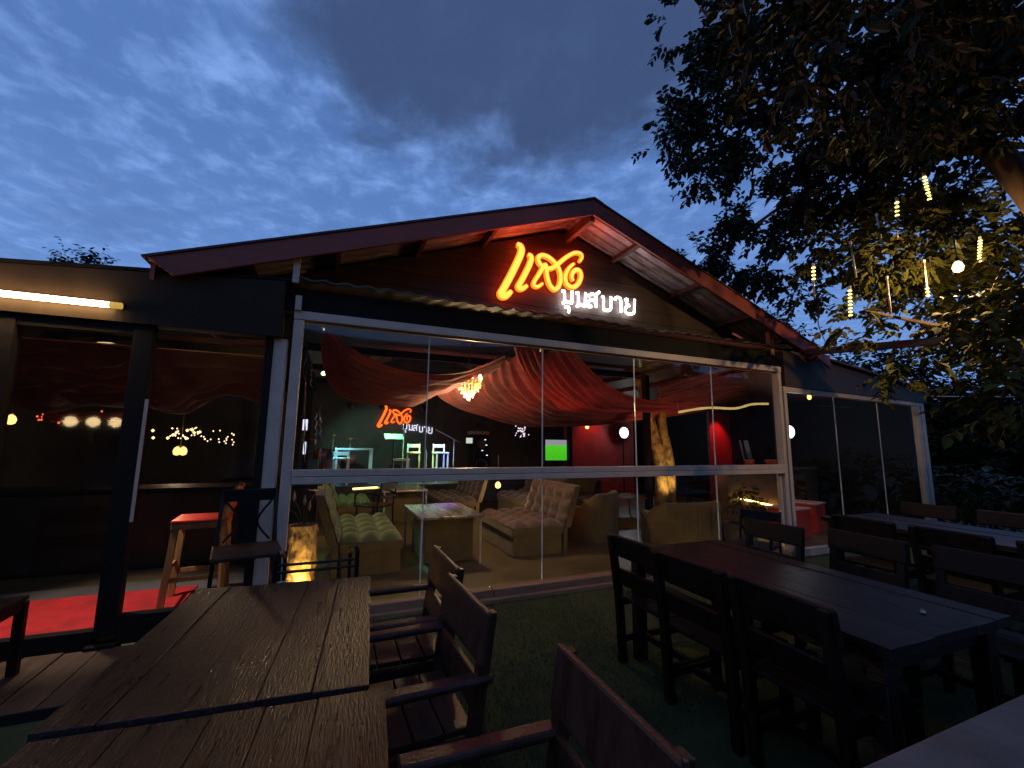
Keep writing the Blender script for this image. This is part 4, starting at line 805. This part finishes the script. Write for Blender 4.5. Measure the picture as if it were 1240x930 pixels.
for a in ((1100, 322, 5.5, 45), (1165, 295, 5.6, 48), (1205, 325, 5.4, 48), (1150, 352, 5.6, 45), (1060, 320, 5.7, 45), (1180, 248, 5.3, 40, .8), (1232, 300, 5.2, 45), (1110, 400, 5.4, 40), (1190, 405, 5.2, 45), (1230, 425, 4.6, 40), (1150, 440, 5.6, 36), (1030, 320, 4.7, 40), (1080, 292, 4.6, 45), (1122, 300, 4.7, 36), (1060, 352, 4.6, 40), (1105, 362, 4.5, 40), (1020, 362, 4.8, 25), (1188, 268, 4.6, 30), (1222, 285, 4.4, 36), (1140, 372, 4.2, 36), (1190, 382, 3.9, 40), (1150, 408, 4.0, 34), (1232, 360, 3.6, 36), (1100, 418, 4.4, 36), (1060, 415, 4.7, 26), (1200, 432, 3.5, 38), (1232, 470, 3.2, 34), (1196, 472, 3.3, 22), (1216, 505, 3.1, 14, .8), (1180, 350, 4.1, 26), (1085, 450, 5.5, 22, .8), (1040, 390, 5.0, 28)):
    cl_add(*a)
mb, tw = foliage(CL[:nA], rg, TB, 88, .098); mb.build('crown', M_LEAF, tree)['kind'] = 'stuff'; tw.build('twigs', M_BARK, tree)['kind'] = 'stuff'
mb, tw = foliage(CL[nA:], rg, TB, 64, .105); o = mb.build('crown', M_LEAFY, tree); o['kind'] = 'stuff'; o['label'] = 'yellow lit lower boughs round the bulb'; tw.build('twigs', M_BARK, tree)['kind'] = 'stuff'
# trunk and limbs
F1 = P(1290, 290, d=3.9); F2 = P(1205, 178, d=4.2); F3 = P(1130, 130, d=4.4)
def limb(pts, r0, r1, name='limb'):
    q = spline(pts, 7); n = len(q); MB().tube([p-TB+Vector((mnoise.noise(p*1.4), mnoise.noise(p*1.4+Vector((5, 0, 0))), 0))*.05 for p in q], [lerp(r0, r1, i/(n-1))*(1+.12*mnoise.noise(p*5)) for i, p in enumerate(q)], 10).build(name, M_BARK, tree, smooth=True)
limb([TB, TB+Vector((-.05, .1, 1.2)), P(1420, 420, d=3.6), F1], .26, .17, 'trunk')
limb([F1, F2+Vector((.06, 0, -.05)), F2, F3, P(1040, 90, d=4.8)], .13, .045)
limb([F1, P(1400, 150, d=3.7), P(1420, -20, d=3.8), P(1300, -150, d=3.9)], .15, .07)
limb([F2, P(1120, 185, d=4.6), P(1060, 180, d=4.9), P(960, 240, d=5.4), P(880, 300, d=6.4)], .055, .012)
limb([F3, P(1010, 130, d=5.0), P(930, 130, d=5.3), P(850, 160, d=5.6)], .05, .012)
limb([P(1040, 90, d=4.8), P(960, 60, d=5.0), P(870, 60, d=5.4)], .05, .012)
limb([F1, P(1240, 395, d=4.5), P(1140, 395, d=4.7), P(1050, 375, d=4.9)], .045, .012)
limb([F1, P(1250, 400, d=3.4), P(1215, 480, d=3.2)], .04, .01)
limb([P(1120, 185, d=4.6), P(1130, 172, d=4.6), P(1165, 178, d=4.4)], .018, .008); limb([P(994, 370, d=5.4), P(992, 390, d=5.4), P(996, 405, d=5.4), P(1000, 417, d=5.4)], .008, .004)
# bulb and hanging tube lights
bpos = P(1160, 323, d=4.15); t = thing('light_bulb', 'bare warm bulb shining among the lower boughs', 'bulb', bpos)
MB().lathe((0, 0, 0), [(.003, -.058), (.034, -.042), (.044, -.005), (.03, .035), (.012, .055)], 14).build('bulb', emat('bare_bulb', (1, .58, .20), 7.0), t, smooth=True); MB().lathe((0, 0, .06), [(.014, -.02), (.016, .03), (.006, .04)], 10).build('socket', M_BLKMET, t); MB().tube([(0, 0, .1), (-.02, 0, .45), (-.05, .02, .9)], .005, 5).build('cord', M_BLKMET, t)
lamp('POINT', t, (0, 0, -.07), 85, (1, .62, .26), .03)
TUBES = [((1119, 213), (1126, 243), 1, 'just below the thick limb'), ((1086, 243), (1087, 288), 2, 'with only its top glowing'), ((1187, 290), (1186, 318), 1, 'right of the bare bulb'), ((1119, 318), (1124, 360), 3, 'left of the bare bulb with a glowing tip'), ((1029, 350), (1030, 384), 1, 'lowest on the left and brightest'), ((985, 322), (986, 362), 2, 'at the left end of the boughs'), ((1171, 180), (1177, 240), 0, 'clear and unlit near the thick limb'), ((1074, 338), (1079, 380), 0, 'clear and unlit above the black beam'), ((1062, 262), (1068, 296), 0, 'clear and unlit at upper left'), ((1030, 296), (1037, 336), 0, 'clear and unlit above the brightest tube')]
M_TUBE = mat('clear_plastic', (.55, .5, .42), .15, 0, 0, spec=.8); M_SPIR = emat('yellow_spiral', (1, .80, .22), 3.5)
for i, (a, b, lit, lb) in enumerate(TUBES):
    d = 4.35+.05*(i % 4); A = P(*a, d=d); Bv = P(*b, d=d); ln = (A-Bv).length; t = thing('tube_light', 'hanging tube light '+lb, 'hanging light', A, 0, 'tube lights in the tree')
    MB().tube([(0, 0, 0), Bv-A], .009, 8).build('tube', M_TUBE, t, smooth=True); MB().tube([(0, 0, 0), (0, 0, .03)], .013, 8).build('cap', M_WHITEP, t); MB().tube([(0, 0, .03), (.01, 0, .3)], .003, 4).build('wire', M_BLKMET, t)
    r_ = {1: (0, 1), 2: (0, .45), 3: (.7, 1)}.get(lit)
    if r_:
        n = 7; dv_ = Bv-A
        for k in range(int(n*(r_[1]-r_[0]))+1): MB().lathe(dv_*lerp(r_[0], r_[1], (k+.5)/(int(n*(r_[1]-r_[0]))+1)), [(.010, -.008), (.018, -.004), (.018, .004), (.010, .008)], 8).build('glow_ring', M_SPIR, t)
# black shade beam
a = P(976, 426, y=-.25); b = P(1172, 409, d=4.6); t = thing('shade_beam', 'long black beam reaching from the roof corner into the tree', 'beam', a)
MB().bar((0, 0, 0), b-a, .05, .07).build('beam', M_BLKMET, t); MB().bar((0, .0, -.045), (b-a)+Vector((0, 0, -.045)), .09, .012).build('flange', M_BLKMET, t)
t2 = P(1128, 480, d=6.2)
MB().tube([t2-a+Vector((0, 0, 0)), t2-a+Vector((1.6, -.3, .05))], .008, 5).build('cable', M_ALU, t)
# background trees
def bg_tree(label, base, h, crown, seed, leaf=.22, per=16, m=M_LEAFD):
    r_ = random.Random(seed); base = Vector(base); t = thing('background_tree', label, 'tree', base, 0, 'trees behind the building')
    MB().tube(spline([Vector((0, 0, 0)), Vector((.1, 0, h*.4)), Vector((0, .1, h*.85))], 5), [.2*(1-.05*i) for i in range(11)], 8).build('trunk', M_BARK, t)
    cs = [(base+Vector(c), r, 1) for c, r in crown]
    for c, r, _ in cs: MB().tube([Vector((0, 0, h*.45)), (c-base)*.6+Vector((0, 0, h*.12)), c-base], [.09, .05, .02], 6).build('limb', M_BARK, t)
    mb, tw = foliage(cs, r_, base, per, leaf, .6, 8); mb.build('crown', m, t)['kind'] = 'stuff'; tw.build('twigs', M_BARK, t)['kind'] = 'stuff'
    return t
def bgat(px, py, d): p = P(px, py, d=d); return p
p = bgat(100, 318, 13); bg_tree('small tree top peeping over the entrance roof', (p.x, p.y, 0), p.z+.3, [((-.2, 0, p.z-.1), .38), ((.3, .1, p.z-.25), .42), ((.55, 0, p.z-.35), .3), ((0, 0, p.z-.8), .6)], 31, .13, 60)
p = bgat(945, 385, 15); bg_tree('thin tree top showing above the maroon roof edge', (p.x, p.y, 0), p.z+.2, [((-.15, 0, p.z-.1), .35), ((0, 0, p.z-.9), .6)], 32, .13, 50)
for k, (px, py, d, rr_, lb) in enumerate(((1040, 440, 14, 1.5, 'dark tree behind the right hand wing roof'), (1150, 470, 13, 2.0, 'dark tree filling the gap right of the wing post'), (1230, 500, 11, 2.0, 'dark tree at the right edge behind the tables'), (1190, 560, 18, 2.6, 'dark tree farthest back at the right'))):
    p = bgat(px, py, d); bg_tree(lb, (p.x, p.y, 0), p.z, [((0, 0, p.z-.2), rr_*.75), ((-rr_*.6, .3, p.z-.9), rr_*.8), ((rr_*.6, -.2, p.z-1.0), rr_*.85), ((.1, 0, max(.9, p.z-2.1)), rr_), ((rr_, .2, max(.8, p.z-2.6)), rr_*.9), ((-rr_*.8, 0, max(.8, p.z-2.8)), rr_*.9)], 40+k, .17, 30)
hg = thing('hedge', 'dark clipped hedge behind the far tables at the right', 'hedge', (10.5, -1.0, 0)); rgh = random.Random(77); cs = [(Vector((10.2+.2*math.sin(i), -4.6+i*.5, .75)), .6, 1) for i in range(11)]
mb, tw = foliage(cs, rgh, Vector((10.5, -1.0, 0)), 30, .14, .3, 8); mb.build('leaves', M_LEAF, hg)['kind'] = 'stuff'; tw.build('twigs', M_BARK, hg)['kind'] = 'stuff'
# indoor plant by the right end of the window
pb = Vector((5.78, .55, .07)); t = thing('potted_plant', 'leafy potted plant lit yellow behind the right window corner', 'plant', pb); MB().lathe((0, 0, 0), [(.10, 0), (.13, .2), (.14, .22), (.11, .22)], 14).build('pot', M_CONC, t)
mb, tw = foliage([(pb+Vector((-.02, 0, .55)), .17, 1), (pb+Vector((.05, 0, .32)), .16, 1), (pb+Vector((-.05, 0, .78)), .12, 1)], random.Random(5), pb, 150, .06, .16, 7, .1); mb.build('leaves', M_LEAFY, t)['kind'] = 'stuff'; tw.build('stems', M_BARK, t)['kind'] = 'stuff'
# ------------------------------------------------------------------ outdoor tables and chairs
def plank_table(label, loc, rz, wd, ln, h, n, m=M_TABLE, seed=0):
    r_ = random.Random(seed); t = thing('plank_table', label, 'table', loc, rz, 'outdoor plank tables'); ws = [r_.uniform(.8, 1.25) for _ in range(n)]; k = wd/sum(ws); x = -wd/2
    for q in ws:
        o = box('plank', (x+q*k/2, r_.uniform(-.004, .004), h-.022+r_.uniform(-.0025, .0025)), (q*k-.002, ln, .044), m, t, bevel=.002); x += q*k
    for s in (-1, 1):
        box('apron', (s*(wd/2-.09), 0, h-.09), (.03, ln-.22, .09), m, t); box('apron', (0, s*(ln/2-.09), h-.09), (wd-.22, .03, .09), m, t)
        for q in (-1, 1): box('leg', (s*(wd/2-.08), q*(ln/2-.08), (h-.046)/2), (.075, .075, h-.046), m, t, bevel=.005)
    return t
plank_table('near left plank table with a worn edge, farther of the pair', (-.20, -2.03, 0), R(-5), .83, 1.15, .75, 5, seed=1)
plank_table('near left plank table filling the bottom left corner', (-.27, -3.20, 0), R(-5), .86, 1.14, .745, 5, seed=2)
plank_table('long dark plank table in the right foreground', (2.50, -2.26, 0), R(-1), .93, 1.68, .74, 6, seed=3)
plank_table('dim plank table behind the row of black chair backs', (5.35, -2.1, 0), R(-3), .9, 2.1, .76, 6, seed=4)
def wood_chair(name, label, loc, rz, m, arms=False, wd=.50, h=.87, grp=None, top=.15):
    t = thing(name, label, 'chair', loc, rz, grp); s = wd/2
    for sy in (-1, 1):
        MB().bar((.21, sy*(s-.025), 0), (.20, sy*(s-.025), .62 if arms else .43), .045, .05, (0, 1, 0)).build('leg', m, t, bevel=.004)
        MB().prism([(-.20, sy*(s-.025)-.022, 0), (-.15, sy*(s-.025)-.022, 0), (-.175, sy*(s-.025)-.022, .45), (-.235, sy*(s-.025)-.022, h-.01), (-.28, sy*(s-.025)-.022, h-.01), (-.225, sy*(s-.025)-.022, .45)], (0, .045, 0)).build('leg', m, t, bevel=.004)
        box('stretcher', (.01, sy*(s-.025), .16), (.36, .025, .04), m, t); box('seat_rail', (.0, sy*(s-.025), .41), (.36, .028, .055), m, t)
        if arms: box('armrest', (-.0, sy*(s-.015), .635), (.52, .065, .03), m, t, bevel=.011)
    box('stretcher', (.0, 0, .16), (.025, wd-.1, .04), m, t)
    for k in range(4): box('seat_slat', (-.155+k*.112, 0, .447), (.106, wd-(.1 if arms else .02), .024), m, t, bevel=.004)
    rot = Matrix.Rotation(R(-8.5), 3, 'Y')
    MB().box((-.232, 0, h-top/2), (.028, wd+.02, top), rot).build('back_board', m, t, bevel=.011); MB().box((-.205, 0, .585), (.024, wd-.05, .11), rot).build('back_board', m, t, bevel=.005)
    return t
G1 = 'wooden chairs round the right foreground table'; G2 = 'wooden armchairs beside the near left table'
c0 = wood_chair('wooden_chair', 'dark wooden chair with its seat showing, nearest the glass at the long table', (2.16, -1.71, 0), 0, M_CHAIRB, grp=G1)
dup(c0, 'dark wooden chair, middle of three on the near side of the long table', (2.13, -2.20, 0), R(2)); dup(c0, 'black wooden chair closest to the camera at the long table', (2.13, -2.76, 0), R(-4))
dup(c0, 'wooden chair at the far side of the long table in front of the window post', (3.25, -1.55, 0), R(180)); c1 = dup(c0, 'wooden chair with a broad back board at the far side of the long table', (3.44, -2.12, 0), R(177)); dup(c0, 'wooden chair at the right edge on the far side of the long table', (3.50, -2.76, 0), R(181))
for y, lb in ((-1.66, 'black chair back nearest the glass in the second row'), (-2.27, 'black chair back in the middle of the second row'), (-2.88, 'black chair back at the right edge in the second row')): dup(c0, lb, (4.76, y, 0), R(random.uniform(-3, 3)))
for y, lb in ((-1.3, 'dim chair beyond the second table near the wing post'), (-2.0, 'dim chair beyond the second table at the right edge')): dup(c0, lb, (6.15, y, 0), R(180+random.uniform(-6, 6)))
a0 = wood_chair('wooden_armchair', 'wooden armchair farthest along the near left table', (.40, -1.67, 0), R(180), M_CHAIRW, True, .54, .87, G2, .19)
dup(a0, 'wooden armchair in the middle beside the near left table', (.345, -2.27, 0), R(182)); dup(a0, 'wooden armchair in the bottom centre foreground with a thick back board', (.47, -3.12, 0), R(178))
c2 = dup(c0, 'dark wooden chair cut off by the left edge of the picture', (-1.93, -.55, .055), R(90)); 
# tall metal chair with a wooden seat, and metal armchairs
t = thing('metal_bar_chair', 'tall black metal chair with a wooden seat by the light grey post', 'chair', (-.49, -.52, 0), R(10))
for sx in (-1, 1):
    MB().tube([(sx*.22, -.22, 0), (sx*.19, -.19, .71)], .014, 6).build('leg', M_BLKMET, t); MB().tube([(sx*.22, .22, 0), (sx*.19, .19, .71), (sx*.17, .24, 1.12)], .014, 6).build('leg', M_BLKMET, t)
    MB().tube([(sx*.21, -.2, .26), (sx*.21, .2, .26)], .010, 6).build('stretcher', M_BLKMET, t); MB().tube([(sx*.195, -.16, .52), (sx*.19, .0, .70)], .009, 5).build('brace', M_BLKMET, t)
MB().tube([(-.2, -.21, .26), (.2, -.21, .26)], .010, 6).build('stretcher', M_BLKMET, t); box('seat', (0, 0, .728), (.42, .42, .03), M_CHAIRW, t, bevel=.008)
box('back_rail', (0, .235, 1.09), (.36, .02, .09), M_BLKMET, t, bevel=.006); box('back_splat', (0, .222, .90), (.12, .012, .30), M_BLKMET, t); MB().tube(spline([(-.16, .23, 1.06), (-.06, .215, .9), (-.15, .2, .76)], 4), .009, 5).build('brace', M_BLKMET, t); MB().tube(spline([(.16, .23, 1.06), (.06, .215, .9), (.15, .2, .76)], 4), .009, 5).build('brace', M_BLKMET, t)
t = thing('metal_armchair', 'black tubular armchair at the far end of the near left table', 'chair', (-.02, -1.12, 0), R(0))
for sx in (-1, 1):
    MB().tube(spline([(sx*.22, -.12, 0), (sx*.22, -.13, .45), (sx*.22, -.14, .82), (sx*.21, -.11, .85), (sx*.205, .1, .80), (sx*.2, .26, .74)], 4), .013, 7).build('leg', M_BLKMET, t, smooth=True); MB().tube([(sx*.2, .26, 0), (sx*.2, .26, .78)], .013, 6).build('leg', M_BLKMET, t)
    MB().tube([(sx*.22, -.13, .45), (sx*.2, .26, .45)], .011, 6).build('seat_rail', M_BLKMET, t)
box('seat', (0, .06, .46), (.42, .4, .025), M_BLKMET, t); MB().tube([(-.22, -.135, .79), (.22, -.135, .79)], .008, 6).build('crossbar', M_BLKMET, t); MB().tube([(-.22, -.135, .75), (.22, -.135, .75)], .008, 6).build('crossbar', M_BLKMET, t)
cafe_chair('metal_armchair', 'black metal armchair in front of the right window post', (4.25, -.75, 0), R(200), M_BLKMET, True, .80, 'dark metal chairs outside')
M_PAPER = mat('grubby_paper', (.30, .26, .23), .8)
# tableware scraps
for px, py, lb, z in ((340, 706, 'small white folded card on the far end of the left table', .752), (1118, 742, 'small pale scrap of paper on the long table', .742)):
    c = P(px, py, z=z); t = thing('paper_card', lb, 'card', c, R(20)); MB().box((0, 0, .004), (.036, .018, .003)).build('sheet', M_PAPER, t); MB().box((.030, .004, .005), (.02, .016, .003), Matrix.Rotation(R(8), 3, 'Y')).build('fold', M_PAPER, t)
# parapet
pw = thing('parapet_wall', 'rough concrete parapet in the bottom right corner', 'wall', (2.6, -3.62, 0)); box('body', (0, 0, .345), (3.1, .30, .69), M_CONC, pw); box('coping', (0, .0, .72), (3.2, .38, .06), M_CONC, pw, bevel=.012)
# town lights on the hill behind the viewer
cl_ = MB(); rf = random.Random(14)
for i in range(170):
    x = rf.uniform(-150, 60); y = rf.uniform(-120, -55); z = hillz(x, y)+.8; s = rf.uniform(.10, .24); cl_.box((x, y, z), (s, s, s))
o = cl_.build('town_lights', emat('town_light', (1, .78, .45), 26, False)); tag(o, 'tiny town lights scattered on the dark hillside', 'lights'); o['kind'] = 'stuff'

# terrace lamp behind the viewer (its globes mirror in the door glass)
tp = P(113, 511, d=10.4); tz = tp.z; tp = Vector((tp.x, -tp.y, 0)); t = thing('terrace_lamp', 'three globe lamp post on the terrace, mirrored in the door glass', 'lamp', tp)
MB().tube([(0, 0, 0), (0, 0, tz-.15)], .04, 10).build('post', M_BLKMET, t, smooth=True); MB().tube([(-.42, 0, tz-.15), (.42, 0, tz-.15)], .015, 8).build('arm', M_BLKMET, t)
for k in (-1, 0, 1): MB().lathe((k*.42, 0, tz), [(.03, -.12), (.11, -.06), (.13, .02), (.08, .1), (.01, .13)], 14).build('globe', emat('terrace_globe', (1, .70, .34), 30), t, smooth=True)
